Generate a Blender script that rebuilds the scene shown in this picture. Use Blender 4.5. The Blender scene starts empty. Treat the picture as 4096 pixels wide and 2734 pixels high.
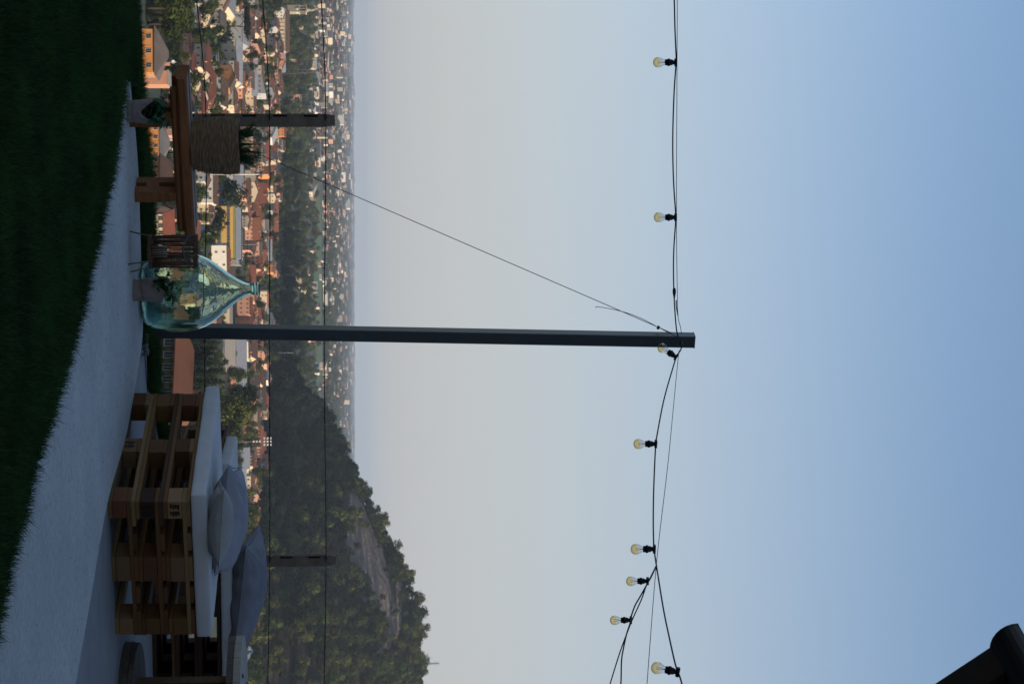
import bpy, math, random
import numpy as np
from mathutils import Vector, Matrix, noise
R = math.radians
random.seed(7); rng = np.random.default_rng(7)
S = bpy.context.scene
COL = S.collection

# ------------------------------------------------------------------ camera
F = 8715.0                     # focal length in photo pixels
CAMZ = 1.25
PITCH, ROLL = R(4.0), R(0.24)
fw = Vector((0, math.cos(PITCH), math.sin(PITCH)))
up0 = Vector((0, -math.sin(PITCH), math.cos(PITCH)))
rt0 = Vector((1, 0, 0))
RT = rt0*math.cos(ROLL) - up0*math.sin(ROLL)
UP = up0*math.cos(ROLL) + rt0*math.sin(ROLL)
CAM = Vector((0, 0, CAMZ))
cd = bpy.data.cameras.new('camera'); cam = bpy.data.objects.new('camera', cd); COL.objects.link(cam)
X_, Y_, Z_ = UP, -RT, -fw      # the photograph lies on its side: picture right is the sky
cam.matrix_world = Matrix(((X_.x, Y_.x, Z_.x, 0), (X_.y, Y_.y, Z_.y, 0), (X_.z, Y_.z, Z_.z, CAMZ), (0, 0, 0, 1)))
cd.sensor_width = 36; cd.lens = 36*F/4096; cd.clip_start = .1; cd.clip_end = 60000
cd.dof.use_dof = True; cd.dof.focus_distance = 13.0; cd.dof.aperture_fstop = 16
S.camera = cam

# ------------------------------------------------------------------ sky, sun, exposure
SUN_EL, SUN_AZ = 14.0, 117.0
wd = bpy.data.worlds.new('World'); S.world = wd; wd.use_nodes = True
wn = wd.node_tree.nodes; wl = wd.node_tree.links
sky = wn.new('ShaderNodeTexSky'); sky.sky_type = 'NISHITA'; sky.sun_disc = False
sky.sun_elevation = R(SUN_EL); sky.sun_rotation = R(SUN_AZ)
sky.air_density = 1.0; sky.dust_density = 2.7; sky.ozone_density = 2.0; sky.altitude = 1580
hs_ = wn.new('ShaderNodeHueSaturation'); hs_.inputs['Saturation'].default_value = .93; wl.new(sky.outputs[0], hs_.inputs['Color'])
wt = wn.new('ShaderNodeTexCoord'); ws = wn.new('ShaderNodeSeparateXYZ'); wl.new(wt.outputs['Generated'], ws.inputs[0])
wm = wn.new('ShaderNodeMapRange'); wm.interpolation_type = 'SMOOTHSTEP'; wm.inputs[1].default_value = -.02; wm.inputs[2].default_value = .30; wm.inputs[3].default_value = .92; wm.inputs[4].default_value = 0; wl.new(ws.outputs[2], wm.inputs[0])
wx = wn.new('ShaderNodeMix'); wx.data_type = 'RGBA'; wx.inputs[7].default_value = (3.22, 3.20, 3.30, 1); wl.new(wm.outputs[0], wx.inputs[0]); wl.new(hs_.outputs[0], wx.inputs[6])   # pale ground mist, the same all round the horizon
wl.new(wx.outputs[2], wn['Background'].inputs[0]); wn['Background'].inputs[1].default_value = 0.15
sl = bpy.data.lights.new('sun', 'SUN'); sl.energy = 5.0; sl.angle = R(.5); sl.color = (1, .80, .58)
so = bpy.data.objects.new('sun', sl); COL.objects.link(so)
sd = Vector((math.sin(R(SUN_AZ))*math.cos(R(SUN_EL)), math.cos(R(SUN_AZ))*math.cos(R(SUN_EL)), math.sin(R(SUN_EL))))
so.rotation_euler = sd.to_track_quat('Z', 'Y').to_euler(); so.location = (0, 0, 60)
S.view_settings.view_transform = 'Standard'; S.view_settings.look = 'None'
S.view_settings.gamma = 1; S.view_settings.use_curve_mapping = False
S.view_settings.exposure = 0.15
S.cycles.use_denoising = True
S.cycles.max_bounces = 8; S.cycles.transparent_max_bounces = 12; S.cycles.transmission_bounces = 8
S.cycles.volume_bounces = 1; S.cycles.caustics_refractive = True; S.cycles.caustics_reflective = False

# ------------------------------------------------------------------ picture -> place helpers
PLAIN = -82.0
def ray(x, u):
    d = fw*F + UP*(x-2048) + RT*(u-1367)
    return d/d.y
def at(x, u, D): return CAM + ray(x, u)*D
def onz(x, u, z=0.0):
    r = ray(x, u); return CAM + r*((z-CAMZ)/r.z)
SLY = [0, 14.5, 16, 20, 60, 200, 450, 860, 1e6]
SLZ = [0, 0, -.9, -3.0, -7.5, -21, -45, PLAIN, PLAIN]
def tz(y): return float(np.interp(y, SLY, SLZ))
def onground(x, u):
    r = ray(x, u); lo, hi = 15.0, 30000.0
    if r.z > -1e-5: return CAM + r*20000
    for _ in range(60):
        m = (lo+hi)/2
        if CAMZ + r.z*m > tz(m): lo = m
        else: hi = m
    p = CAM + r*hi; p.z = tz(p.y); return p

# ------------------------------------------------------------------ materials
MAT = {}
def nmat(name): 
    m = bpy.data.materials.new(name); m.use_nodes = True; MAT[name] = m
    return m, m.node_tree.nodes, m.node_tree.links, m.node_tree.nodes['Principled BSDF']
def mat(name, c, rough=.8, c2=None, scale=5.0, detail=6, bump=0.0, bscale=None, metal=0, spec=.3, dist=.02, stretch=None, coords='Object', rand=0.0, trans=0.0):
    m, N, L, B = nmat(name)
    B.inputs['Base Color'].default_value = (*c, 1); B.inputs['Roughness'].default_value = rough
    B.inputs['Metallic'].default_value = metal; B.inputs['Specular IOR Level'].default_value = spec
    tc = N.new('ShaderNodeTexCoord'); src = tc.outputs[coords]
    if stretch:
        mp = N.new('ShaderNodeMapping'); mp.inputs['Scale'].default_value = stretch; L.new(src, mp.inputs[0]); src = mp.outputs[0]
    out = None
    if c2 is not None:
        t = N.new('ShaderNodeTexNoise'); t.inputs['Scale'].default_value = scale; t.inputs['Detail'].default_value = detail; t.inputs['Roughness'].default_value = .65
        L.new(src, t.inputs['Vector'])
        rp = N.new('ShaderNodeValToRGB'); rp.color_ramp.elements[0].position = .32; rp.color_ramp.elements[1].position = .68
        rp.color_ramp.elements[0].color = (*c, 1); rp.color_ramp.elements[1].color = (*c2, 1)
        L.new(t.outputs[0], rp.inputs[0]); out = rp.outputs[0]
    if rand:
        oi = N.new('ShaderNodeObjectInfo'); hs = N.new('ShaderNodeHueSaturation')
        mr = N.new('ShaderNodeMapRange'); mr.inputs[3].default_value = 1-rand; mr.inputs[4].default_value = 1+rand
        L.new(oi.outputs['Random'], mr.inputs[0]); L.new(mr.outputs[0], hs.inputs['Value'])
        mh = N.new('ShaderNodeMapRange'); mh.inputs[3].default_value = .5-rand*.05; mh.inputs[4].default_value = .5+rand*.05
        ml = N.new('ShaderNodeMath'); ml.operation = 'FRACT'; mm = N.new('ShaderNodeMath'); mm.operation = 'MULTIPLY'; mm.inputs[1].default_value = 7.31
        L.new(oi.outputs['Random'], mm.inputs[0]); L.new(mm.outputs[0], ml.inputs[0]); L.new(ml.outputs[0], mh.inputs[0]); L.new(mh.outputs[0], hs.inputs['Hue'])
        if out: L.new(out, hs.inputs['Color'])
        else: hs.inputs['Color'].default_value = (*c, 1)
        out = hs.outputs[0]
    if out: L.new(out, B.inputs['Base Color'])
    if bump:
        t2 = N.new('ShaderNodeTexNoise'); t2.inputs['Scale'].default_value = bscale or scale*3; t2.inputs['Detail'].default_value = 5; L.new(src, t2.inputs['Vector'])
        b = N.new('ShaderNodeBump'); b.inputs['Strength'].default_value = bump; b.inputs['Distance'].default_value = dist
        L.new(t2.outputs[0], b.inputs['Height']); L.new(b.outputs[0], B.inputs['Normal'])
    if trans:
        tr = N.new('ShaderNodeBsdfTranslucent'); mx = N.new('ShaderNodeMixShader'); mx.inputs[0].default_value = trans
        if out: L.new(out, tr.inputs[0])
        else: tr.inputs[0].default_value = (*c, 1)
        L.new(B.outputs[0], mx.inputs[1]); L.new(tr.outputs[0], mx.inputs[2]); L.new(mx.outputs[0], N['Material Output'].inputs[0])
    return m
def roofmat(name, c, c2):
    m = mat(name, c, .85, c2, .25, rand=.18)
    N, L = m.node_tree.nodes, m.node_tree.links
    w = N.new('ShaderNodeTexWave'); w.inputs['Scale'].default_value = 1.2; w.inputs['Distortion'].default_value = .6; w.bands_direction = 'X'
    tc = N.new('ShaderNodeTexCoord'); L.new(tc.outputs['Object'], w.inputs['Vector'])
    b = N.new('ShaderNodeBump'); b.inputs['Strength'].default_value = .6; b.inputs['Distance'].default_value = .1
    L.new(w.outputs[0], b.inputs['Height']); L.new(b.outputs[0], N['Principled BSDF'].inputs['Normal'])
    return m
mat('soil', (.022, .015, .01), .95, (.045, .03, .02), 30, bump=.6)
mat('grass', (.009, .032, .006), .55, (.034, .098, .018), 2.4, trans=.15, spec=.15)
mat('concrete', (.42, .42, .405), .9, (.53, .53, .51), 1.6, 9, bump=.7, bscale=70, dist=.006, spec=.2)
def speckle(name, sc, lo, amt):
    m = MAT[name]; N, L = m.node_tree.nodes, m.node_tree.links; B = N['Principled BSDF']; src = B.inputs['Base Color'].links[0].from_socket
    tc = N.new('ShaderNodeTexCoord'); 
    for s_, l_, a_ in ((sc, lo, amt), (sc*.22, lo+.04, amt*.6)):
        t = N.new('ShaderNodeTexNoise'); t.inputs['Scale'].default_value = s_; t.inputs['Detail'].default_value = 3; L.new(tc.outputs['Object'], t.inputs['Vector'])
        r = N.new('ShaderNodeMapRange'); r.inputs[1].default_value = l_; r.inputs[2].default_value = l_+.12; r.inputs[3].default_value = 1-a_; r.inputs[4].default_value = 1.06; L.new(t.outputs[0], r.inputs[0])
        x = N.new('ShaderNodeVectorMath'); x.operation = 'SCALE'; L.new(src, x.inputs[0]); L.new(r.outputs[0], x.inputs['Scale']); src = x.outputs[0]
    L.new(src, B.inputs['Base Color'])
speckle('concrete', 130, .36, .17)
mat('concrete_dark', (.20, .205, .21), .85, (.29, .29, .29), 2.2, 9, bump=.4, bscale=60, dist=.004)
mat('rough_edge', (.10, .095, .09), .95, (.26, .25, .24), 22, 9, bump=1, bscale=40, dist=.01)
mat('pole_metal', (.055, .066, .074), .40, (.070, .082, .090), 3, metal=.3, spec=.5, bump=.05, bscale=200, dist=.001)
mat('steel', (.16, .16, .17), .35, metal=.9)
mat('wire', (.02, .02, .022), .5)
mat('black_rubber', (.006, .006, .007), .5)
mat('post_concrete', (.14, .108, .08), .95, (.23, .18, .135), 14, 8, bump=.8, bscale=70, dist=.006)
mat('slot', (.01, .009, .008), .95)
mat('cushion', (.50, .50, .50), .95, (.56, .56, .555), 8, bump=.3, bscale=400, dist=.001, spec=.1)
mat('pillow_grey', (.32, .315, .30), .95, (.36, .355, .34), 10, bump=.35, bscale=500, dist=.001, spec=.1)
mat('pillow_blue', (.27, .275, .31), .95, (.33, .335, .37), 6, bump=.35, bscale=120, dist=.003, spec=.1)
mat('pillow_dark', (.19, .19, .215), .95, (.24, .24, .265), 6, bump=.35, bscale=120, dist=.003, spec=.1)
mat('paper', (.19, .16, .145), .85, (.24, .20, .18), 14, bump=.6, bscale=35, dist=.006)
mat('leaf_dark', (.022, .075, .016), .45, (.035, .115, .02), 20, trans=.25, spec=.5, rand=.25)
mat('leaf_sage', (.026, .085, .035), .5, (.040, .115, .05), 20, trans=.2, spec=.4, rand=.25)
mat('stem', (.03, .06, .02), .7)
mat('needles', (.018, .060, .018), .6, (.035, .095, .030), 30, trans=.15)
mat('willow', (.055, .024, .011), .6, (.13, .065, .030), 30, rand=.3, spec=.4, stretch=(1, 1, .1))
mat('stick', (.20, .14, .085), .8, (.11, .075, .05), 20, stretch=(1, 1, .1))
mat('rope', (.08, .075, .07), .9, (.12, .11, .10), 60)
mat('asphalt', (.05, .05, .055), .9, (.075, .075, .08), .3)
mat('stamp', (.012, .010, .009), .9)
mat('amber', (.6, .35, .08), .3)
mat('bowl', (.10, .28, .32), .25, spec=.6)
mat('rock', (.09, .062, .046), .95, (.26, .205, .165), .07, 14, bump=1, bscale=.16, dist=3.0)
mat('gutter', (.012, .013, .015), .5, metal=.3)
mat('soffit', (.02, .013, .009), .9, (.03, .02, .013), 6, stretch=(1, 8, 8))
mat('white_steel', (.62, .62, .60), .5)
mat('grey_steel', (.12, .12, .125), .5)
mat('pane', (.025, .03, .035), .15, spec=.6)
mat('shutter', (.10, .055, .035), .8, rand=.4)
mat('green_shutter', (.05, .11, .06), .8)
mat('frame', (.5, .48, .44), .7)
mat('field', (.075, .135, .04), .95, (.10, .165, .05), .02)
mat('field_dry', (.22, .20, .07), .95, (.26, .24, .09), .02)
mat('lawnlight', (.10, .14, .035), .95, (.16, .19, .06), .3)
mat('trunk', (.05, .038, .028), .95)
def leafmat(name, c, c2, rand=.3):
    return mat(name, c, .7, c2, .35, 4, rand=rand, trans=.16, spec=.2)
leafmat('fol_broad', (.020, .038, .009), (.058, .082, .016))
leafmat('fol_dark', (.009, .022, .010), (.022, .040, .013))
leafmat('fol_grey', (.030, .042, .024), (.055, .068, .038))
leafmat('fol_yellow', (.045, .062, .010), (.100, .115, .020))
leafmat('fol_hillshade', (.006, .015, .010), (.020, .032, .014), .4)  # leaf colour darkened to stand in for shade on the hill flank
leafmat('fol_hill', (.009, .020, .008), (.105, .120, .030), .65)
def wood(name, c, c2, stretch=(1.5, 14, 14), rand=.3):
    return mat(name, c, .75, c2, 3.0, 8, bump=.35, bscale=14, dist=.004, stretch=stretch, rand=rand, spec=.25)
wood('pallet_wood', (.095, .040, .014), (.17, .078, .028))
wood('pallet_dark', (.042, .019, .009), (.078, .037, .017))
wood('pallet_light', (.17, .095, .040), (.25, .150, .070))
wood('sleeper', (.15, .058, .018), (.25, .105, .034), rand=.12)
wood('sleeper_top', (.20, .17, .14), (.28, .245, .21), rand=.1)
wood('reel_wood', (.075, .058, .045), (.13, .10, .075))
wood('reel_top', (.24, .22, .18), (.34, .31, .26), (6, 6, 6))
# walls
def wallmat(name, c, v=.10):
    return mat(name, c, .9, tuple(min(1, a*(1-v*1.6)) for a in c), .35, 7, bump=.1, bscale=3, dist=.02, rand=.08)
WALLS = dict(white=(.70, .67, .60), cream=(.66, .54, .38), beige=(.50, .42, .32), pink=(.62, .36, .26), orange=(.66, .29, .10),
             yellow=(.72, .44, .12), salmon=(.60, .30, .20), brick=(.30, .10, .06), grey=(.32, .31, .29), red=(.50, .12, .05),
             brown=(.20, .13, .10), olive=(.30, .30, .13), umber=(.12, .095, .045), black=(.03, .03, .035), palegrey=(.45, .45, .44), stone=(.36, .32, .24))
for k, v in WALLS.items(): wallmat('wall_'+k, v)
ROOFS = dict(terracotta=((.21, .075, .040), (.15, .055, .034)), brown=((.15, .085, .06), (.10, .06, .045)), dark=((.07, .052, .048), (.05, .04, .038)),
             grey=((.21, .20, .19), (.15, .145, .14)), greybrown=((.16, .13, .11), (.11, .09, .08)), metal=((.36, .37, .39), (.28, .29, .31)),
             palered=((.26, .10, .058), (.20, .078, .048)), blue=((.22, .30, .40), (.30, .38, .46)), cream=((.45, .40, .32), (.38, .33, .27)))
for k, (a, b) in ROOFS.items(): roofmat('roof_'+k, a, b)

# ------------------------------------------------------------------ mesh helpers
def tag(o, label=None, cat=None, group=None, kind=None):
    if label: o['label'] = label
    if cat: o['category'] = cat
    if group: o['group'] = group
    if kind: o['kind'] = kind
    return o
def link(o, parent=None):
    COL.objects.link(o)
    if parent is not None: o.parent = parent
    return o
def empty(name, loc=(0, 0, 0), rz=0, **k):
    o = bpy.data.objects.new(name, None); o.location = loc; o.rotation_euler = (0, 0, rz); link(o); o.empty_display_size = .1
    return tag(o, **k)
class MB:
    def __init__(s): s.v = []; s.f = []; s.m = []; s.sm = []
    def add(s, vs, fs, mi=0, smooth=False):
        n = len(s.v); s.v += [tuple(v) for v in vs]
        for f in fs: s.f.append(tuple(i+n for i in f)); s.m.append(mi); s.sm.append(smooth)
        return s
    def box(s, a, b, mi=0, M=None):
        (x0, y0, z0), (x1, y1, z1) = a, b
        vs = [Vector(p) for p in ((x0, y0, z0), (x1, y0, z0), (x1, y1, z0), (x0, y1, z0), (x0, y0, z1), (x1, y0, z1), (x1, y1, z1), (x0, y1, z1))]
        if M is not None: vs = [M @ v for v in vs]
        return s.add(vs, [(0, 3, 2, 1), (4, 5, 6, 7), (0, 1, 5, 4), (1, 2, 6, 5), (2, 3, 7, 6), (3, 0, 4, 7)], mi)
    def cbox(s, c, d, mi=0, M=None):
        return s.box([c[i]-d[i]/2 for i in range(3)], [c[i]+d[i]/2 for i in range(3)], mi, M)
    def prism(s, poly, z0, z1, mi=0, M=None):
        n = len(poly); vs = [Vector((p[0], p[1], z0)) for p in poly]+[Vector((p[0], p[1], z1)) for p in poly]
        if M is not None: vs = [M @ v for v in vs]
        return s.add(vs, [tuple(range(n))[::-1], tuple(range(n, 2*n))]+[(i, (i+1) % n, n+(i+1) % n, n+i) for i in range(n)], mi)
    def tube(s, pts, r, n=6, mi=0, cap=True):
        pts = [Vector(p) for p in pts]; rs = r if hasattr(r, '__len__') else [r]*len(pts)
        base = len(s.v); up = Vector((0, 0, 1)); prev = None; V = []
        for i, p in enumerate(pts):
            t = (pts[min(i+1, len(pts)-1)]-pts[max(i-1, 0)]).normalized()
            if prev is None:
                a = t.cross(up) if abs(t.z) < .95 else t.cross(Vector((1, 0, 0)))
            else: a = prev - t*prev.dot(t)
            a.normalize(); prev = a; b = t.cross(a)
            for k in range(n):
                th = 2*math.pi*k/n; V.append(p+(a*math.cos(th)+b*math.sin(th))*rs[i])
        fs = []
        for i in range(len(pts)-1):
            for k in range(n): fs.append((i*n+k, i*n+(k+1) % n, (i+1)*n+(k+1) % n, (i+1)*n+k))
        if cap: fs += [tuple(range(n))[::-1], tuple(range((len(pts)-1)*n, len(pts)*n))]
        return s.add(V, fs, mi, True)
    def lathe(s, prof, n=24, mi=0, c=(0, 0, 0), axis=None, cap=True):
        V = []
        for r, z in prof:
            for k in range(n):
                th = 2*math.pi*k/n; V.append(Vector((r*math.cos(th), r*math.sin(th), z)))
        M = Matrix.Translation(c) if axis is None else Matrix.Translation(c) @ axis
        V = [M @ v for v in V]; fs = []; m = len(prof)
        for i in range(m-1):
            for k in range(n): fs.append((i*n+k, i*n+(k+1) % n, (i+1)*n+(k+1) % n, (i+1)*n+k))
        if cap: fs += [tuple(range(n))[::-1], tuple(range((m-1)*n, m*n))]
        return s.add(V, fs, mi, True)
    def mesh(s, name, *mats):
        me = bpy.data.meshes.new(name); me.from_pydata(s.v, [], s.f)
        for m in mats: me.materials.append(MAT[m] if isinstance(m, str) else m)
        me.polygons.foreach_set('material_index', s.m); me.polygons.foreach_set('use_smooth', s.sm); me.update(); return me
    def obj(s, name, mats, parent=None, **k):
        mats = mats if isinstance(mats, (list, tuple)) else [mats]
        return tag(link(bpy.data.objects.new(name, s.mesh(name, *mats)), parent), **k)
def inst(name, me, parent=None, loc=(0, 0, 0), rot=(0, 0, 0), sc=(1, 1, 1), **k):
    o = bpy.data.objects.new(name, me); o.location = loc; o.rotation_euler = rot; o.scale = sc
    return tag(link(o, parent), **k)
def npmesh(name, V, Fq, mats, k=4, mi=None, smooth=False):
    me = bpy.data.meshes.new(name); V = np.asarray(V, np.float32); Fq = np.asarray(Fq, np.int32); n = len(Fq)
    me.vertices.add(len(V)); me.vertices.foreach_set('co', V.ravel())
    me.loops.add(n*k); me.loops.foreach_set('vertex_index', Fq.ravel())
    me.polygons.add(n); me.polygons.foreach_set('loop_start', np.arange(n)*k); me.polygons.foreach_set('loop_total', np.full(n, k))
    for m in mats: me.materials.append(MAT[m])
    if mi is not None: me.polygons.foreach_set('material_index', np.asarray(mi, np.int32))
    if smooth: me.polygons.foreach_set('use_smooth', np.ones(n, bool))
    me.update(); me.validate(); return me
def smooth_path(pts, n=6):
    pts = [Vector(p) for p in pts]; out = []
    P = [pts[0]*2-pts[1]]+pts+[pts[-1]*2-pts[-2]]
    for i in range(1, len(P)-2):
        a, b, c, d = P[i-1:i+3]
        for k in range(n):
            t = k/n; out.append(.5*((2*b)+(c-a)*t+(2*a-5*b+4*c-d)*t*t+(3*b-3*c+d-a)*t**3))
    return out+[pts[-1]]
def gridmesh(name, xs, ys, fz, mats, mi=None, smooth=True):
    X, Y = np.meshgrid(xs, ys); V = np.stack([X, Y, fz(X, Y)], -1).reshape(-1, 3)
    nx, ny = len(xs), len(ys); i, j = np.meshgrid(np.arange(nx-1), np.arange(ny-1)); a = (j*nx+i).ravel()
    Fq = np.stack([a, a+1, a+nx+1, a+nx], 1)
    return npmesh(name, V, Fq, mats, 4, None if mi is None else mi(V[Fq].mean(1)), smooth), V
def vnoise(X, Y, s, seed=0):
    f = np.frompyfunc(lambda x, y: noise.noise(Vector((x*s, y*s, seed))), 2, 1)
    return f(X, Y).astype(float)

# ------------------------------------------------------------------ the terrain
def pathpt(x, u): p = onz(x, u); return (p.x, p.y)
NEAR = [pathpt(*q) for q in ((498, 322), (494, 400), (457, 663), (420, 830), (366, 1081), (320, 1280), (262, 1500), (212, 1660), (150, 1850), (105, 2050), (50, 2240), (4, 2460), (-120, 2900))]
FAR = [pathpt(*q) for q in ((522, 322), (530, 420), (545, 560), (556, 740), (566, 1100), (571, 1330), (543, 1535), (500, 1760), (428, 2020), (370, 2350), (303, 2734), (270, 2950))]
EDGE = [(-12, 9.0), (-4.5, 11.2), (-1.96, 12.48), (-1.56, 12.73), (-1.30, 13.02), (-1.09, 13.25), (-.87, 13.4), (-.42, 13.54), (-.11, 13.67), (.27, 13.8), (.8, 14.9), (3.5, 16.0), (12, 19)]
def edge_y(x): return float(np.interp(x, [e[0] for e in EDGE], [e[1] for e in EDGE]))
def densify(P, n=8):
    q = smooth_path([Vector((a, b, 0)) for a, b in P], n); return [(v.x, v.y) for v in q]
def wob(P, a=.012, s=6):
    return [(x+a*noise.noise(Vector((x*s, y*s, 3))), y+a*noise.noise(Vector((x*s, y*s, 9)))) for x, y in P]
NEARd, FARd = wob(densify(NEAR)), wob(densify(FAR), .010, 9)
# soil plateau under the lawns, falling off beyond the edge
tx = np.concatenate([np.linspace(-12, -3, 12), np.linspace(-2.9, 3.4, 64), np.linspace(3.6, 12, 12)])
ty = np.concatenate([np.linspace(-7, 8, 12), np.linspace(8.2, 13, 40), np.linspace(13.04, 15.8, 60), np.linspace(16, 20, 12)])
def plateau(X, Y):
    E = np.vectorize(edge_y)(X); d = Y-E
    Z = np.where(d > 0, -np.minimum(d*1.1+d*d*.3, 3.4), 0.0)-.045
    return Z + .006*vnoise(X, Y, 3.0)
me, _ = gridmesh('terrace_ground', tx, ty, plateau, ['soil'])
tag(link(bpy.data.objects.new('terrace_ground', me)), kind='structure')
# main slab and the lower slab beyond it
mb = MB(); poly = NEARd + FARd[::-1]
mb.prism(poly[::-1], -.06, 0.0); mb.obj('path', ['concrete'], kind='structure')
mb = MB()
low = [onz(566, 1290, -.03), onz(585, 1400, -.03), onz(588, 1545, -.03), at(588, 1930, 14.7), at(588, 2900, 14.9), Vector((3.4, 9.0, 0)), Vector((1.2, 9.2, 0)), Vector((.62, 10.7, 0)), Vector((.1, 12.6, 0)), Vector((-.12, 13.0, 0))]
mb.prism([(p.x, p.y) for p in low][::-1], -.09, -.028); mb.obj('lower_slab', ['concrete_dark'], kind='structure')
# crumbly concrete lumps along the back of the slab by the pole
mb = MB()
for i in range(90):
    t = i/89; u = 1290+t*120+random.uniform(-4, 4); p = onz(574+t*8, u, -.02)
    s = random.uniform(.008, .026); M = Matrix.Translation(p+Vector((0, random.uniform(-.03, .05), 0))) @ Matrix.Rotation(random.random()*6, 4, 'Z') @ Matrix.Rotation(random.random(), 4, 'X')
    mb.cbox((0, 0, 0), (s*2, s*1.4, s), 0, M)
mb.obj('rubble', ['rough_edge'], kind='stuff')
# ground far beyond
gy = np.array([17, 18.5, 20, 30, 45, 60, 100, 150, 200, 300, 450, 600, 860, 1000, 1300, 1700, 2200, 3000, 4500, 7000, 11000, 17000, 26000, 36000.])
gx = np.concatenate([-np.array([9000, 5000, 2500, 1200, 600, 300, 150, 80, 40, 20, 8]), [0], np.array([8, 20, 40, 80, 150, 300, 600, 1200, 2500, 5000, 9000.])])
me, _ = gridmesh('ground', gx, gy, lambda X, Y: np.interp(Y, SLY, SLZ)-.3, ['field'])
m, N, L, B = nmat('plain'); B.inputs['Roughness'].default_value = .95
tcn = N.new('ShaderNodeTexCoord'); vor = N.new('ShaderNodeTexVoronoi'); vor.inputs['Scale'].default_value = .006; L.new(tcn.outputs['Object'], vor.inputs['Vector'])
rp = N.new('ShaderNodeValToRGB'); L.new(vor.outputs['Color'], rp.inputs[0]); rp.color_ramp.interpolation = 'CONSTANT'
rp.color_ramp.elements[0].color = (.05, .08, .025, 1); rp.color_ramp.elements[1].position = .82; rp.color_ramp.elements[1].color = (.15, .14, .08, 1)
for ps, c in ((.25, (.07, .10, .035, 1)), (.45, (.10, .12, .05, 1)), (.6, (.09, .10, .05, 1))):
    e = rp.color_ramp.elements.new(ps); e.color = c
ns = N.new('ShaderNodeTexNoise'); ns.inputs['Scale'].default_value = .02; ns.inputs['Detail'].default_value = 8; L.new(tcn.outputs['Object'], ns.inputs['Vector'])
mx = N.new('ShaderNodeMix'); mx.data_type = 'RGBA'; mx.blend_type = 'MULTIPLY'; mx.inputs[0].default_value = .7
mr_ = N.new('ShaderNodeMapRange'); mr_.inputs[3].default_value = .0; mr_.inputs[4].default_value = 1.0; L.new(ns.outputs[0], mr_.inputs[0]); mx.inputs[0].default_value = .85; L.new(rp.outputs[0], mx.inputs[6]); L.new(mr_.outputs[0], mx.inputs[7]); L.new(mx.outputs[2], B.inputs['Base Color'])
me.materials[0] = m; tag(link(bpy.data.objects.new('ground', me)), kind='structure')
# land behind and beside the camera, and an unseen wooded slope added to shade the terrace
def slope_z(X, Y):
    s = .866*X-.5*Y-13; h = np.where(s > 0, s*.62, 0); h = np.minimum(h, 62)
    h = h*np.clip((34-Y)/14, 0, 1)
    z = np.where(Y > 17, np.interp(Y, SLY, SLZ), 0)
    return z+h-.5+.5*vnoise(X, Y, .06)
me, SLV = gridmesh('hillside', np.linspace(12, 170, 50), np.linspace(-120, 40, 50), slope_z, ['soil'])
tag(link(bpy.data.objects.new('hillside', me)), kind='structure')
me, _ = gridmesh('land_behind', np.array([-160, -90, -40, -12, 0, 12, 14.]), np.array([-200, -120, -60, -20, -7, 0, 10, 17.]), lambda X, Y: np.where((X > -12) & (X < 12) & (Y > -7), -.4, -.25-.02*np.abs(X)), ['grass'])
tag(link(bpy.data.objects.new('land_behind', me)), kind='structure')

# the hill with the quarry
RIDGE = [(1045, 1400, 1950), (1110, 1500, 2000), (1175, 1552, 2040), (1240, 1604, 2080), (1330, 1761, 2130), (1380, 1866, 2170), (1435, 1970, 2200), (1500, 2093, 2230), (1552, 2215, 2260), (1612, 2337, 2290), (1648, 2476, 2310), (1656, 2616, 2330), (1662, 2734, 2350)]
RP = [at(*q) for q in RIDGE]; RX = np.array([p.x for p in RP]); RYv = np.array([p.y for p in RP]); RZ = np.array([p.z for p in RP])
RX = np.append(RX, [RX[-1]+150, RX[-1]+400, RX[-1]+700]); RYv = np.append(RYv, [2340, 2200, 2100]); RZ = np.append(RZ, [74, 78, 80])
def hill_z(X, Y):
    zr = np.interp(X, RX, RZ, left=PLAIN-8); yr = np.interp(X, RX, RYv)
    fy = np.interp(X, [-20, 60, 160, 360, 700, 1000], [2000, 1890, 1760, 1650, 1500, 1400])
    t = np.clip((Y-fy)/(yr-fy), 0, 1); tb = np.clip(1-(Y-yr)/520, 0, 1)
    prof = np.where(Y < yr, t*.55+.45*(t*t*(3-2*t)), tb*tb*(3-2*tb))
    spur = 46*np.exp(-((X-270)/95)**2-((Y-1765)/105)**2)  # shoulder added to throw shade onto the lower left flank
    return spur+PLAIN-4+(zr-PLAIN+4)*prof+4.5*vnoise(X, Y, .012)*np.clip(t*3, 0, 1)*np.clip((zr-PLAIN)/40, 0, 1)
QUARRY = [(1405, 1965), (1440, 1990), (1462, 2040), (1485, 2105), (1530, 2190), (1556, 2290), (1564, 2390), (1560, 2460), (1540, 2440), (1500, 2350), (1475, 2300), (1430, 2260), (1395, 2235), (1378, 2190), (1388, 2130), (1378, 2060), (1395, 2010)]
QUARRY2 = [(1582, 2300), (1602, 2330), (1604, 2430), (1598, 2520), (1560, 2600), (1530, 2625), (1515, 2600), (1545, 2540), (1555, 2480), (1520, 2440), (1525, 2420), (1560, 2440), (1583, 2420)]
QUARRY3 = [(1448, 2390), (1475, 2370), (1490, 2310), (1520, 2330), (1525, 2400), (1500, 2420), (1490, 2440), (1470, 2410)]
def pic(P):
    P = np.asarray(P, float); d = P-np.array(CAM); z = d @ np.array(fw)
    return 2048+F*(d @ np.array(UP))/z, 1367+F*(d @ np.array(RT))/z
def inpoly(x, u, poly):
    r = np.zeros(len(x), bool); n = len(poly)
    for i in range(n):
        (x1, u1), (x2, u2) = poly[i], poly[(i+1) % n]
        c = ((u1 > u) != (u2 > u)); r ^= c & (x < (x2-x1)*(u-u1)/((u2-u1) if u2 != u1 else 1e-9)+x1)
    return r
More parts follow.
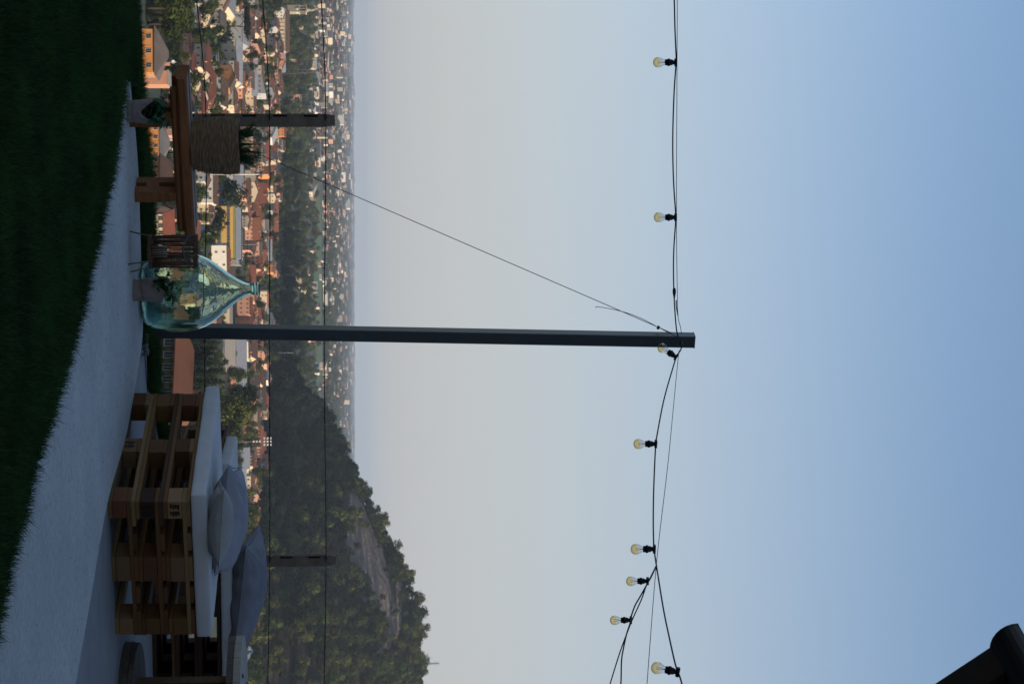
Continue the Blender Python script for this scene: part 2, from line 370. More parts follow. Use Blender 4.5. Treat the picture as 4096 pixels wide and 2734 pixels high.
# the bare rock keeps its place on the hillside as a patch of ground coordinates
def rockmask(C):
    x, u = pic(C); w = 10*vnoise(C[:, 0], C[:, 1], .03, 5)
    return inpoly(x+w, u+w, QUARRY) | inpoly(x+w, u+w, QUARRY2) | inpoly(x+w, u+w, QUARRY3)
me, HV = gridmesh('hill', np.linspace(-60, 1100, 290), np.linspace(1200, 2900, 300), hill_z, ['soil', 'rock'], lambda C: rockmask(C).astype(int))
tag(link(bpy.data.objects.new('hill', me)), kind='structure')
# ------------------------------------------------------------------ trees (crown meshes are shared)
def crown_mesh(name, m, blobs, nq, s, up=.3, seed=0):
    """leaf clumps: nq small quads spread through the ellipsoid blobs (cx,cy,cz,rx,ry,rz)"""
    g = np.random.default_rng(seed); vol = np.array([b[3]*b[4]*b[5] for b in blobs])**.7; vol /= vol.sum()
    Vs = []
    for b, f in zip(blobs, vol):
        n = max(6, int(nq*f)); d = g.normal(size=(n, 3)); d /= np.linalg.norm(d, axis=1)[:, None]
        r = g.random(n)**.28; r = r*(1+.16*np.sin(d[:, 0]*7+d[:, 1]*5+seed)+.10*np.sin(d[:, 2]*11+seed*2))
        c = np.array(b[:3])+d*r[:, None]*np.array(b[3:])
        nn = d*np.array([1, 1, 1+up])+g.normal(size=(n, 3))*.55; nn /= np.linalg.norm(nn, axis=1)[:, None]
        t = np.cross(nn, g.normal(size=(n, 3))); t /= np.linalg.norm(t, axis=1)[:, None]; bt = np.cross(nn, t)
        sz = s*(g.random(n)*.8+.5)[:, None]
        q = np.stack([c-t*sz-bt*sz*.6, c+t*sz-bt*sz*.5, c+t*sz*.8+bt*sz*.7, c-t*sz*.7+bt*sz*.6], 1)
        Vs.append(q.reshape(-1, 3))
    V = np.concatenate(Vs); return npmesh(name, V, np.arange(len(V)).reshape(-1, 4), [m])
def blobs_round(g, R0, H, n=9, base=.25):
    out = [(0, 0, H*(base+.36), R0*.62, R0*.62, H*.30)]
    for i in range(n):
        a = g.random()*6.28; z = base+.12+g.random()*.62; w = math.sin(min(1, max(.15, (z-base)/.75))*math.pi)**.6
        rr = R0*.62*w*g.random()**.5; k = .28+.2*g.random()
        out.append((rr*math.cos(a), rr*math.sin(a), z*H, R0*k, R0*k, H*k*.42))
    return out
def blobs_cone(g, R0, H, n=7):
    return [(g.normal()*R0*.05, g.normal()*R0*.05, H*(.12+.8*i/n), R0*(1.05-i/n)*(.85+.25*g.random()), R0*(1.05-i/n)*(.85+.25*g.random()), H*.11) for i in range(n)]
def blobs_col(g, R0, H, n=7):
    return [(g.normal()*R0*.15, g.normal()*R0*.15, H*(.14+.78*i/n), R0*(.75+.35*g.random())*(1-.5*(i/n)**3), R0*(.75+.35*g.random())*(1-.5*(i/n)**3), H*.12) for i in range(n)]
def blobs_umb(g, R0, H, n=9):
    return [(R0*.6*math.cos(i*2.4)*((i+1)/n)**.5, R0*.6*math.sin(i*2.4)*((i+1)/n)**.5, H*(.82+.06*g.random()), R0*.42, R0*.42, H*.10) for i in range(n)]
def trunk_mesh(name, H, r, seed=0):
    g = random.Random(seed); mb = MB()
    mb.tube([(0, 0, -.5), (.05*g.random(), .02, H*.2), (g.uniform(-.2, .2), g.uniform(-.2, .2), H*.45), (g.uniform(-.3, .3), g.uniform(-.3, .3), H*.75)], [r*1.25, r, r*.75, r*.3], 7)
    for i in range(4):
        a = i*1.6+g.random(); z = H*(.3+.1*i)
        mb.tube([(0, 0, z), (math.cos(a)*H*.1, math.sin(a)*H*.1, z+H*.12), (math.cos(a)*H*.2, math.sin(a)*H*.2, z+H*.2)], [r*.5, r*.35, r*.15], 5)
    return mb.mesh(name, 'trunk')
KIND = {}
def mk(kind, m, bl, H, R0, variants, nq, s, word, tr=.28):
    L_ = []
    for i in range(variants):
        g = np.random.default_rng(hash_(kind)+i)
        L_.append((crown_mesh('crown', m, bl(g, R0, H), nq, s, seed=i+3), trunk_mesh('trunk', H, tr, i)))
    KIND[kind] = (L_, H, R0, word)
def hash_(s): return sum(ord(c)*(i+1) for i, c in enumerate(s))
mk('broad', 'fol_broad', blobs_round, 10, 4.2, 3, 1500, .26, 'round green broadleaf')
mk('dark', 'fol_dark', blobs_round, 11, 4.0, 2, 1500, .26, 'dark dense evergreen')
mk('grey', 'fol_grey', blobs_round, 9, 4.0, 2, 1400, .25, 'grey green loose')
mk('yellow', 'fol_yellow', blobs_round, 9, 3.8, 2, 1400, .25, 'bright yellow green')
mk('conifer', 'fol_dark', blobs_cone, 12, 3.2, 2, 1500, .24, 'dark cone shaped conifer')
mk('poplar', 'fol_dark', blobs_col, 17, 1.75, 3, 1500, .26, 'tall narrow columnar')
mk('umbrella', 'fol_dark', blobs_umb, 14, 5.5, 1, 1700, .27, 'broad umbrella topped pine')
mk('hill', 'fol_hill', blobs_round, 11, 4.8, 4, 900, .36, 'woodland')
mk('hilldark', 'fol_hillshade', blobs_round, 11, 4.6, 2, 900, .36, 'dark woodland')
mk('hillc', 'fol_dark', blobs_cone, 13, 3.6, 1, 380, .5, 'woodland conifer')
LM = []     # landmarks for labels: (picture x, picture u, phrase)
USED = {}
def where(P, level=0, skip=None):
    x, u = pic([P]); x, u = x[0], u[0]
    c = sorted([l for l in LM if l[2] != skip], key=lambda l: (abs(l[0]-x)*2.2)**2+(l[1]-u)**2)
    a = c[level % 3]; dx, du = x-a[0], u-a[1]
    # picture up is +x, picture right (scene) is +u
    if abs(dx)*1.6 > abs(du): r = 'beyond' if dx > 0 else 'in front of'
    elif abs(du) < 55: r = 'close beside'
    else: r = 'right of' if du > 0 else 'left of'
    return r+' '+a[2]
def unique(desc, P, grp, skip=None):
    for lv in range(3):
        l = desc+' '+where(P, lv, skip)
        if l not in USED and len(l.split()) <= 16: USED[l] = 1; return l
    w = where(P, 0, skip); b = where(P, 1, skip)
    l = f"{desc} {w} and {b}"
    if l not in USED and len(l.split()) <= 16: USED[l] = 1; return l
    for adj in ('smaller', 'rather low', 'rather wide', 'half hidden', 'partly shaded', 'paler', 'duller', 'set back'):
        l = f"{adj} {desc} {w}"
        if l not in USED and len(l.split()) <= 16: USED[l] = 1; return l
    for d2 in (desc, ' '.join(desc.split()[1:])):
        for lv in range(3):
            l = d2+' '+where(P, lv, skip)
            if len(l.split()) <= 16: return l
    return desc
NT = [0]
def tree(kind, P, h, wide=1.0, label=None, group='trees among the houses of the town'):
    L_, H, R0, word = KIND[kind]; cm, tm = random.choice(L_)
    s = h/H; o = inst('tree', tm, None, P, (0, 0, random.random()*6.28), (s*wide, s*wide, s))
    c = inst('crown', cm, o)
    sz = 'tall' if h > 13 else ('small' if h < 8 else 'mid sized')
    if word.startswith(('tall', 'broad u')): sz = 'slender' if word[0] == 't' else 'old'
    tag(o, label or unique(f'{sz} {word} tree', P, group), 'tree', group); NT[0] += 1
    return o
# ------------------------------------------------------------------ buildings
def window_mesh(name, fm, sh=None):
    mb = MB(); mb.box((-.5, -.03, -.5), (.5, .02, .5), 1)                    # pane, unit size, faces -Y
    t = .07
    for a, b in (((-.56, -.07, -.56), (-.5, .02, .56)), ((.5, -.07, -.56), (.56, .02, .56)), ((-.5, -.07, .5), (.5, .02, .56)), ((-.6, -.12, -.6), (.6, .02, -.5)), ((-.03, -.05, -.5), (.03, -.03, .5))): mb.box(a, b, 0)
    if sh:
        mb.box((-1.0, -.11, -.5), (-.57, .0, .5), 2); mb.box((.57, -.11, -.5), (1.0, .0, .5), 2)
    return mb.mesh(name, fm, 'pane', *([sh] if sh else []))
WIN = {'plain': window_mesh('window', 'frame'), 'shut': window_mesh('window', 'frame', 'shutter'), 'green': window_mesh('window', 'frame', 'green_shutter')}
chm = MB(); chm.box((-.35, -.35, -1.5), (.35, .35, 1.0), 0); chm.box((-.45, -.45, 1.0), (.45, .45, 1.15), 1); CHIM = chm.mesh('chimney', 'wall_salmon', 'roof_terracotta')
FOOT = []
def building(P, w, d, h, wall, roof, kind='gable', rise=None, yaw=0, floors=2, cols=3, win='plain', over=.5, label='', cat='house', group=None, chim=1, ridge='x', side=True, dish=False, name='house', phrase=None, wsz=(1.0, 1.35), lm=True):
    e = empty(name, P, R(yaw), label=label, cat=cat, group=group)
    FOOT.append((P[0], P[1], max(w, d)*.62))
    if lm:
        x, u = pic([P]); LM.append((x[0], u[0], phrase or label))
    mb = MB(); mb.box((-w/2, -d/2, -3), (w/2, d/2, h)); 
    W, D = w/2+over, d/2+over
    if rise is None: rise = (d if ridge == 'x' else w)*.20
    if kind == 'gable':
        if ridge == 'x': mb.add([(-w/2, -d/2, h), (-w/2, d/2, h), (-w/2, 0, h+rise*.93), (w/2, -d/2, h), (w/2, d/2, h), (w/2, 0, h+rise*.93)], [(0, 1, 2), (3, 5, 4)])
        else: mb.add([(-w/2, -d/2, h), (w/2, -d/2, h), (0, -d/2, h+rise*.93), (-w/2, d/2, h), (w/2, d/2, h), (0, d/2, h+rise*.93)], [(0, 1, 2), (3, 5, 4)])
    mb.obj('wall', ['wall_'+wall], e)
    rb = MB(); t = .25
    def slab(vs):
        n = len(vs); rb.add([(a, b, c+.02) for a, b, c in vs]+[(a, b, c+t) for a, b, c in vs], [tuple(range(n)), tuple(range(n, 2*n))[::-1]]+[(i, (i+1) % n, n+(i+1) % n, n+i) for i in range(n)])
    lo = h-over*rise/((d if ridge == 'x' else w)/2)
    if kind == 'gable':
        if ridge == 'x':
            slab([(-W, -D, lo), (W, -D, lo), (W, 0, h+rise), (-W, 0, h+rise)]); slab([(-W, 0, h+rise), (W, 0, h+rise), (W, D, lo), (-W, D, lo)])
        else:
            slab([(-W, -D, lo), (0, -D, h+rise), (0, D, h+rise), (-W, D, lo)]); slab([(0, -D, h+rise), (W, -D, lo), (W, D, lo), (0, D, h+rise)])
    elif kind == 'hip':
        k = min(W, D)*.9
        if W >= D: a, b = (-W+k, 0, h+rise), (W-k, 0, h+rise)
        else: a, b = (0, -D+k, h+rise), (0, D-k, h+rise)
        if W >= D: fs = [[(-W, -D, lo), (W, -D, lo), b, a], [(W, -D, lo), (W, D, lo), b], [(W, D, lo), (-W, D, lo), a, b], [(-W, D, lo), (-W, -D, lo), a]]
        else: fs = [[(-W, -D, lo), (W, -D, lo), a], [(W, -D, lo), (W, D, lo), b, a], [(W, D, lo), (-W, D, lo), b], [(-W, D, lo), (-W, -D, lo), a, b]]
        for f in fs: slab(f)
    elif kind == 'shed': slab([(-W, -D, h+.05), (W, -D, h+.05), (W, D, h+rise), (-W, D, h+rise)])
    elif kind == 'shedx': slab([(-W, -D, h+.05), (W, -D, h+rise), (W, D, h+rise), (-W, D, h+.05)])
    else:
        rb.box((-W+over*.6, -D+over*.6, h+.02), (W-over*.6, D-over*.6, h+.35))
    if kind.startswith('shed'):
        g = MB()
        if kind == 'shed': g.add([(-w/2, d/2, h), (w/2, d/2, h), (w/2, d/2, h+rise*.9), (-w/2, d/2, h+rise*.9), (-w/2, -d/2, h), (w/2, -d/2, h)], [(0, 1, 2, 3), (0, 3, 4), (1, 5, 2)])
        else: g.add([(w/2, -d/2, h), (w/2, d/2, h), (w/2, d/2, h+rise*.9), (w/2, -d/2, h+rise*.9), (-w/2, -d/2, h), (-w/2, d/2, h)], [(0, 1, 2, 3), (0, 3, 4), (1, 5, 2)])
        g.obj('upper_wall', ['wall_'+wall], e)
    if rb.v: rb.obj('roof', ['roof_'+roof], e)
    fh = h/floors if floors else 0
    wm = WIN[win]
    for f in range(floors):
        z = fh*(f+.55)
        for c in range(cols):
            xx = -w/2+w*(c+.5)/cols
            inst('window', wm, e, (xx, -d/2-.02, z), (0, 0, 0), (wsz[0], 1, wsz[1]))
        if side:
            n = max(1, int(cols*d/w*.8)) if cols else 0
            for c in range(min(n, 5)):
                yy = -d/2+d*(c+.5)/n
                if yaw < 30: inst('window', wm, e, (w/2+.02, yy, z), (0, 0, R(90)), (wsz[0], 1, wsz[1]))
                if yaw > -30 and c == 0: inst('window', wm, e, (-w/2-.02, yy, z), (0, 0, R(-90)), (wsz[0], 1, wsz[1]))
    for c in range(chim):
        inst('chimney', CHIM, e, (random.uniform(-.3, .3)*w, random.uniform(-.25, .25)*d, h+(rise*.8 if kind != 'flat' else .5)), (0, 0, 0))
    if dish:
        a = MB(); a.tube([(0, 0, 0), (0, 0, 2.5)], .04, 4); a.lathe([(.02, 0), (.3, .05), (.5, .16)], 10, 0, (0, -.1, 1.6), Matrix.Rotation(R(75), 4, 'X'), False)
        o = a.obj('aerial', ['white_steel'], e); o.location = (w*.2, 0, h+rise*.9)
    return e
def bpic(xb, u0, u1, xt, wall, roof, label, D=None, depth=None, **k):
    """building whose front foot is seen at picture row xb between u0 and u1, wall top at xt"""
    um = (u0+u1)/2
    p = at(xb, um, D) if D else onground(xb, um); D_ = p.y
    if D: p.z = p.z
    w = (u1-u0)/F*D_; h = (xt-xb)/F*D_; dp = depth or max(7, min(w*.75, 14))
    p = Vector((p.x+p.x/D_*dp/2, p.y+dp/2, p.z))
    return building(p, w, dp, h, wall, roof, label=label, **k)
B_ = bpic
# near, on the slope below the terrace
B_(560, 128, 300, 622, 'orange', 'greybrown', 'bright orange house with grey brown hipped roof just past the lawn edge', D=560, kind='hip', rise=2.6, floors=1, cols=3, depth=11, phrase='the orange house past the lawn', over=.8, dish=True)
B_(600, 290, 345, 668, 'salmon', 'cream', 'plain beige block behind the left end of the bench', D=640, kind='flat', floors=0, cols=0, depth=10, cat='building', name='building', phrase='the plain beige block by the bench end', chim=0)
B_(600, 500, 640, 640, 'orange', 'grey', 'low orange house with grey roof under the bench', D=700, kind='hip', rise=2.4, floors=1, cols=4, depth=10, phrase='the low orange house under the bench', dish=True)
B_(590, 650, 755, 640, 'orange', 'brown', 'house with brown gable roof below the bench beam', D=560, kind='gable', rise=2.6, yaw=-24, floors=1, cols=3, depth=9, phrase='the brown gabled house below the bench')
B_(600, 840, 930, 655, 'cream', 'terracotta', 'cream house with red gable left of the wicker lantern', D=560, kind='gable', rise=2.2, yaw=18, floors=2, cols=3, depth=8, phrase='the cream red gabled house by the lantern')
B_(600, 955, 1060, 680, 'cream', 'terracotta', 'cream and red house seen through the wicker lantern', D=520, kind='gable', rise=2.0, yaw=10, floors=2, cols=3, depth=8, phrase='the house behind the lantern')
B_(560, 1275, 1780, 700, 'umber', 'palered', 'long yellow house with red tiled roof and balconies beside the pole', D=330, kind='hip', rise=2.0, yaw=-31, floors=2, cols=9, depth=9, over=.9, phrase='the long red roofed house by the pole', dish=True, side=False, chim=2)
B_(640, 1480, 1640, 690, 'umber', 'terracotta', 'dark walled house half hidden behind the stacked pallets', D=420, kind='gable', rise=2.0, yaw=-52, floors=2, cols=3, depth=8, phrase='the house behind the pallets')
B_(600, 400, 470, 640, 'brick', 'terracotta', 'small red tiled house behind the basil pot', D=760, kind='gable', rise=2.2, yaw=20, floors=1, cols=2, phrase='the red tiled house behind the basil')
# the town proper
B_(665, -60, 55, 735, 'grey', 'grey', 'grey apartment block with dark balconies at the left edge', kind='flat', floors=3, cols=6, win='plain', wsz=(2.2, 1.7), depth=10, chim=0, cat='apartment block', name='apartment_block', phrase='the grey balcony block')
B_(788, 258, 420, 836, 'white', 'terracotta', 'white two storey house with dark red hipped roof above the bench', kind='hip', rise=3.2, floors=2, cols=6, win='shut', depth=12, yaw=-6, phrase='the white red roofed house', over=1.0)
B_(846, 318, 432, 887, 'white', 'brown', 'white house with green shutters and brown gable roof', kind='gable', rise=3.2, floors=2, cols=3, win='green', depth=10, yaw=-14, phrase='the green shuttered house')
B_(823, 190, 275, 868, 'white', 'grey', 'long white flat roofed house with stepped terraces', kind='flat', floors=2, cols=5, depth=9, chim=0, phrase='the stepped white house')
B_(812, -80, 30, 850, 'grey', 'metal', 'long low grey warehouse at the left edge', kind='gable', rise=1.8, floors=1, cols=6, depth=16, chim=0, cat='warehouse', name='warehouse', phrase='the grey warehouse')
B_(843, 55, 126, 880, 'cream', 'greybrown', 'cream villa with grey brown roof and small dark windows', kind='gable', rise=3.0, floors=2, cols=3, depth=12, yaw=-20, phrase='the cream villa')
B_(866, -40, 40, 892, 'beige', 'brown', 'beige house with two brown gables left of the umbrella pines', kind='gable', ridge='y', rise=3.5, floors=2, cols=3, depth=12, phrase='the twin gabled beige house')
B_(905, -20, 24, 945, 'orange', 'brown', 'orange house with balcony behind the umbrella pines', kind='gable', floors=3, cols=3, depth=9, phrase='the orange balcony house')
B_(960, 78, 124, 978, 'salmon', 'palered', 'small coral roofed pavilion beside the umbrella pines', kind='hip', rise=2.6, floors=1, cols=2, depth=9, phrase='the coral pavilion')
B_(968, 40, 160, 1000, 'beige', 'brown', 'long brown roofed row house behind the pavilion', kind='gable', rise=3.0, floors=2, cols=6, depth=12, phrase='the long brown roof')
B_(954, 365, 470, 957, 'brick', 'palered', 'long narrow red roofed shed behind the green shuttered house', kind='shed', rise=2.6, floors=0, cols=0, depth=8, chim=0, cat='shed', name='shed', phrase='the narrow red shed')
B_(862, 405, 470, 880, 'red', 'terracotta', 'red brown garage with sloping tiled roof', kind='shed', rise=3, floors=1, cols=2, depth=8, yaw=-10, chim=0, cat='garage', name='garage', phrase='the red brown garage')
B_(915, 445, 500, 927, 'brick', 'palered', 'low brick outhouse next to the concrete post', kind='gable', rise=1.6, floors=1, cols=2, depth=7, chim=0, cat='outhouse', name='outhouse', phrase='the brick outhouse')
B_(992, 305, 388, 1046, 'palegrey', 'grey', 'modern pale grey house with slanted roof', kind='shedx', rise=3.5, floors=3, cols=4, depth=12, yaw=-15, chim=0, phrase='the slanted modern house')
B_(985, 388, 468, 1010, 'brown', 'cream', 'brown house with diagonal pale roof edges', kind='shedx', rise=-5, floors=2, cols=3, depth=10, chim=0, phrase='the diagonal roofed house')
B_(1050, 320, 352, 1082, 'white', 'grey', 'plain white cube shaped house', kind='flat', floors=0, cols=0, depth=10, chim=0, phrase='the white cube')
B_(1080, 182, 250, 1108, 'red', 'brown', 'red orange apartment house with white window trim', kind='gable', floors=3, cols=5, depth=11, yaw=-12, phrase='the red orange apartments', over=.8)
B_(1078, 236, 330, 1112, 'orange', 'greybrown', 'orange terraced flats with cream balconies below the church', kind='flat', floors=3, cols=6, win='plain', wsz=(1.8, 1.4), depth=12, chim=0, cat='apartment block', name='apartment_block', phrase='the orange terraced flats')
B_(1076, 327, 386, 1104, 'stone', 'grey', 'beige ribbed block between two orange facades', kind='flat', floors=3, cols=4, depth=11, chim=0, cat='apartment block', name='apartment_block', phrase='the beige ribbed block')
B_(1080, 384, 442, 1110, 'red', 'brown', 'red facade with arched windows left of the concrete post', kind='gable', floors=2, cols=4, depth=11, phrase='the red arched facade')
B_(1070, 505, 560, 1095, 'cream', 'terracotta', 'cream gabled house with upright white windows right of the post', kind='gable', ridge='y', floors=2, cols=4, depth=9, yaw=-25, phrase='the cream gable right of the post')
B_(1040, 500, 640, 1056, 'brick', 'terracotta', 'long red roofed row behind the rosemary', kind='gable', rise=4, floors=2, cols=9, depth=12, phrase='the long row behind the rosemary')
B_(1075, 560, 680, 1092, 'brick', 'terracotta', 'second long tiled roof farther behind the rosemary', kind='hip', rise=3.5, floors=1, cols=6, depth=12, phrase='the farther tiled roof')
B_(1003, 655, 700, 1046, 'pink', 'terracotta', 'tall pink block right of the rosemary', kind='flat', floors=3, cols=4, depth=9, wsz=(1.4, 1.2), cat='apartment block', name='apartment_block', phrase='the tall pink block')
B_(905, 655, 760, 935, 'palegrey', 'metal', 'white and grey workshop with pale metal roof', kind='gable', rise=5, floors=1, cols=5, depth=34, chim=0, cat='workshop', name='workshop', phrase='the pale metal workshop')
B_(1080, 684, 742, 1110, 'pink', 'brown', 'bright salmon house with brown roof and white windows', kind='hip', rise=4.5, floors=3, cols=5, depth=13, phrase='the bright salmon house', over=1)
B_(985, 735, 812, 1034, 'brick', 'terracotta', 'dark brick building with small white windows behind the big conifer', kind='gable', rise=6, floors=3, cols=5, depth=14, cat='building', name='building', phrase='the dark brick building')
B_(985, 806, 880, 1015, 'pink', 'terracotta', 'pinkish terraced house with red roof behind the school', kind='gable', rise=5, floors=2, cols=5, depth=12, phrase='the pinkish terrace')
B_(982, 870, 955, 1012, 'salmon', 'terracotta', 'salmon house with long red roof behind the school', kind='gable', rise=5, floors=2, cols=5, depth=12, yaw=12, phrase='the salmon house')
B_(1036, 880, 1000, 1062, 'beige', 'grey', 'long beige hall below a terracotta ridge', kind='gable', rise=2.5, floors=1, cols=6, depth=14, chim=0, cat='hall', name='hall', phrase='the long beige hall')
B_(1082, 800, 960, 1096, 'brown', 'palered', 'very long rust red roof at the foot of the wood', kind='gable', rise=4, floors=1, cols=6, depth=12, phrase='the long rust red roof')
B_(1078, 935, 972, 1092, 'orange', 'palered', 'little orange house at the end of the long rust roof', kind='gable', rise=2, floors=2, cols=3, depth=9, phrase='the little orange house')
B_(1000, 968, 1036, 1052, 'orange', 'terracotta', 'tall orange house with a shaded brown side', kind='hip', rise=3.0, floors=3, cols=2, depth=14, yaw=-42, phrase='the tall orange house', over=.6)
B_(990, 1030, 1080, 1030, 'pink', 'terracotta', 'rosy house with dark balcony openings behind the demijohn', kind='gable', rise=3.5, floors=3, cols=3, depth=10, yaw=-15, phrase='the rosy house')
B_(982, 1062, 1140, 1000, 'yellow', 'terracotta', 'red roofed house with ochre wall left of the bottle neck', kind='gable', rise=4, floors=1, cols=3, depth=11, phrase='the ochre walled house')
B_(1018, 1050, 1130, 1034, 'salmon', 'terracotta', 'red roofed house one row behind the bottle neck', kind='hip', rise=4, floors=1, cols=4, depth=12, phrase='the house one row behind')
B_(978, 1172, 1211, 1018, 'pink', 'terracotta', 'windowless sunlit peach block right of the bottle neck', kind='flat', floors=0, cols=0, depth=10, yaw=-10, cat='building', name='building', phrase='the peach block', chim=0)
B_(982, 1212, 1262, 1004, 'red', 'terracotta', 'rust red house between the peach block and the pole', kind='gable', rise=3.5, floors=1, cols=3, depth=11, phrase='the rust red house')
B_(1010, 1225, 1292, 1032, 'beige', 'terracotta', 'beige house with broad red roof left of the pole', kind='gable', rise=4.5, floors=1, cols=3, depth=12, yaw=-10, phrase='the broad red roof')
B_(1048, 1205, 1296, 1066, 'palegrey', 'metal', 'hall with arched white roof left of the pole', kind='hip', rise=2.0, floors=1, cols=5, depth=22, chim=0, cat='hall', name='hall', phrase='the white arched hall')
B_(968, 1356, 1436, 1008, 'cream', 'brown', 'cream block with brown and white balcony panels right of the pole', kind='gable', rise=3.5, floors=2, cols=4, win='shut', wsz=(1.6, 1.5), depth=13, yaw=-18, cat='apartment block', name='apartment_block', phrase='the cream balcony block', over=.8)
B_(893, 1352, 1480, 897, 'white', 'cream', 'low white wedge roofed shed right of the pole', kind='shed', rise=5.5, floors=0, cols=0, depth=20, yaw=-8, chim=0, cat='shed', name='shed', phrase='the white wedge roof')
B_(1018, 1365, 1445, 1034, 'red', 'terracotta', 'red tiled house above the cream balcony block', kind='gable', rise=3.5, floors=1, cols=3, depth=11, yaw=12, phrase='the red house above the balconies')
B_(1046, 1350, 1412, 1066, 'yellow', 'cream', 'pale house with yellow upper wall near the wood', kind='flat', floors=2, cols=3, depth=9, chim=0, phrase='the pale yellow house by the wood')
B_(985, 1500, 1590, 1010, 'brick', 'dark', 'brick red block with white framed windows and dark roof', kind='gable', rise=5, floors=2, cols=5, depth=14, cat='building', name='building', phrase='the brick red block')
B_(1020, 1480, 1640, 1034, 'brown', 'dark', 'cluster house with wide dark roof under the hill', kind='gable', rise=5.5, floors=1, cols=6, depth=16, phrase='the wide dark roof')
B_(988, 1618, 1664, 1008, 'pink', 'brown', 'peach gabled house beside the dark roofs', kind='gable', ridge='y', rise=2.5, floors=2, cols=2, depth=11, yaw=-12, phrase='the peach gable')
B_(1028, 1640, 1680, 1040, 'salmon', 'dark', 'small coral gable at the hill foot', kind='gable', ridge='y', rise=2.6, floors=2, cols=1, depth=9, phrase='the coral gable')
B_(975, 1660, 1730, 992, 'brick', 'terracotta', 'brick house with twin red roofs behind the cushion', kind='gable', rise=3.5, floors=1, cols=3, depth=11, yaw=15, phrase='the twin red roofs')
B_(1020, 1705, 1790, 1040, 'salmon', 'palered', 'salmon row with zigzag red roofs under the hill', kind='gable', rise=2.5, floors=2, cols=6, depth=10, yaw=-8, phrase='the zigzag salmon row')
B_(1026, 1790, 1850, 1042, 'salmon', 'palered', 'second salmon row right of the floodlight mast', kind='gable', rise=2.5, floors=2, cols=5, depth=10, phrase='the second salmon row')
B_(988, 1745, 1800, 1004, 'yellow', 'dark', 'bright yellow house beside the floodlight mast', kind='gable', rise=1.5, floors=1, cols=3, depth=9, phrase='the bright yellow house')
B_(990, 1830, 1872, 1008, 'yellow', 'dark', 'narrow bright yellow wing right of the mast', kind='flat', floors=1, cols=1, depth=9, chim=0, phrase='the narrow yellow wing')
B_(935, 1790, 1870, 962, 'palegrey', 'metal', 'grey factory shed with ribbed metal roof behind the pillows', kind='gable', rise=5, floors=1, cols=5, depth=40, chim=0, cat='factory', name='factory', phrase='the ribbed grey factory')
B_(940, 1872, 1960, 960, 'cream', 'metal', 'low cream workshop behind the pillows', kind='gable', rise=3.5, floors=1, cols=6, depth=30, chim=0, cat='workshop', name='workshop', phrase='the low cream workshop')
B_(990, 1880, 1930, 1008, 'white', 'brown', 'white cottage under the hill above the pillows', kind='gable', floors=1, cols=3, phrase='the white cottage under the hill')
B_(985, 1945, 2000, 1004, 'cream', 'terracotta', 'small cream house half hidden by hillside trees', kind='gable', floors=2, cols=3, phrase='the half hidden cream house')
B_(972, 2010, 2060, 990, 'white', 'terracotta', 'white house peeping over the blue grey pillow', kind='gable', floors=2, cols=3, phrase='the house over the pillow')
B_(955, 2560, 2645, 985, 'salmon', 'blue', 'pink building with wavy pale blue roof above the reel table', kind='hip', rise=4.0, floors=2, cols=4, depth=15, chim=0, cat='building', name='building', phrase='the blue roofed building')
B_(940, 2600, 2760, 968, 'pink', 'brown', 'pinkish house with white eaves above the reel table', kind='gable', rise=3.0, floors=2, cols=5, depth=12, yaw=-20, phrase='the pinkish eaves house')
# fence, halls: long industrial strip beside the school
B_(896, 1215, 1350, 919, 'cream', 'beige' if 0 else 'cream', 'long cream factory hall ending behind the pole', kind='flat', floors=0, cols=0, depth=26, chim=0, cat='factory', name='factory', phrase='the cream factory hall')
B_(921, 1300, 1545, 945, 'salmon', 'metal', 'long low dusky pink hall with grey ribbed roof', kind='gable', rise=5.0, floors=0, cols=0, depth=60, chim=0, cat='factory', name='factory', phrase='the long dusky hall')
B_(876, 1028, 1062, 925, 'grey', 'dark', 'grey office block with rows of narrow windows behind the lantern', kind='shedx', rise=6, floors=3, cols=5, depth=16, yaw=0, chim=0, cat='office block', name='office_block', phrase='the grey office block', wsz=(.7, 2.0))
B_(880, 1050, 1110, 912, 'beige', 'dark', 'beige house with steep dark roof left of the bottle', kind='gable', rise=4, floors=2, cols=3, depth=10, yaw=25, phrase='the steep dark roof')
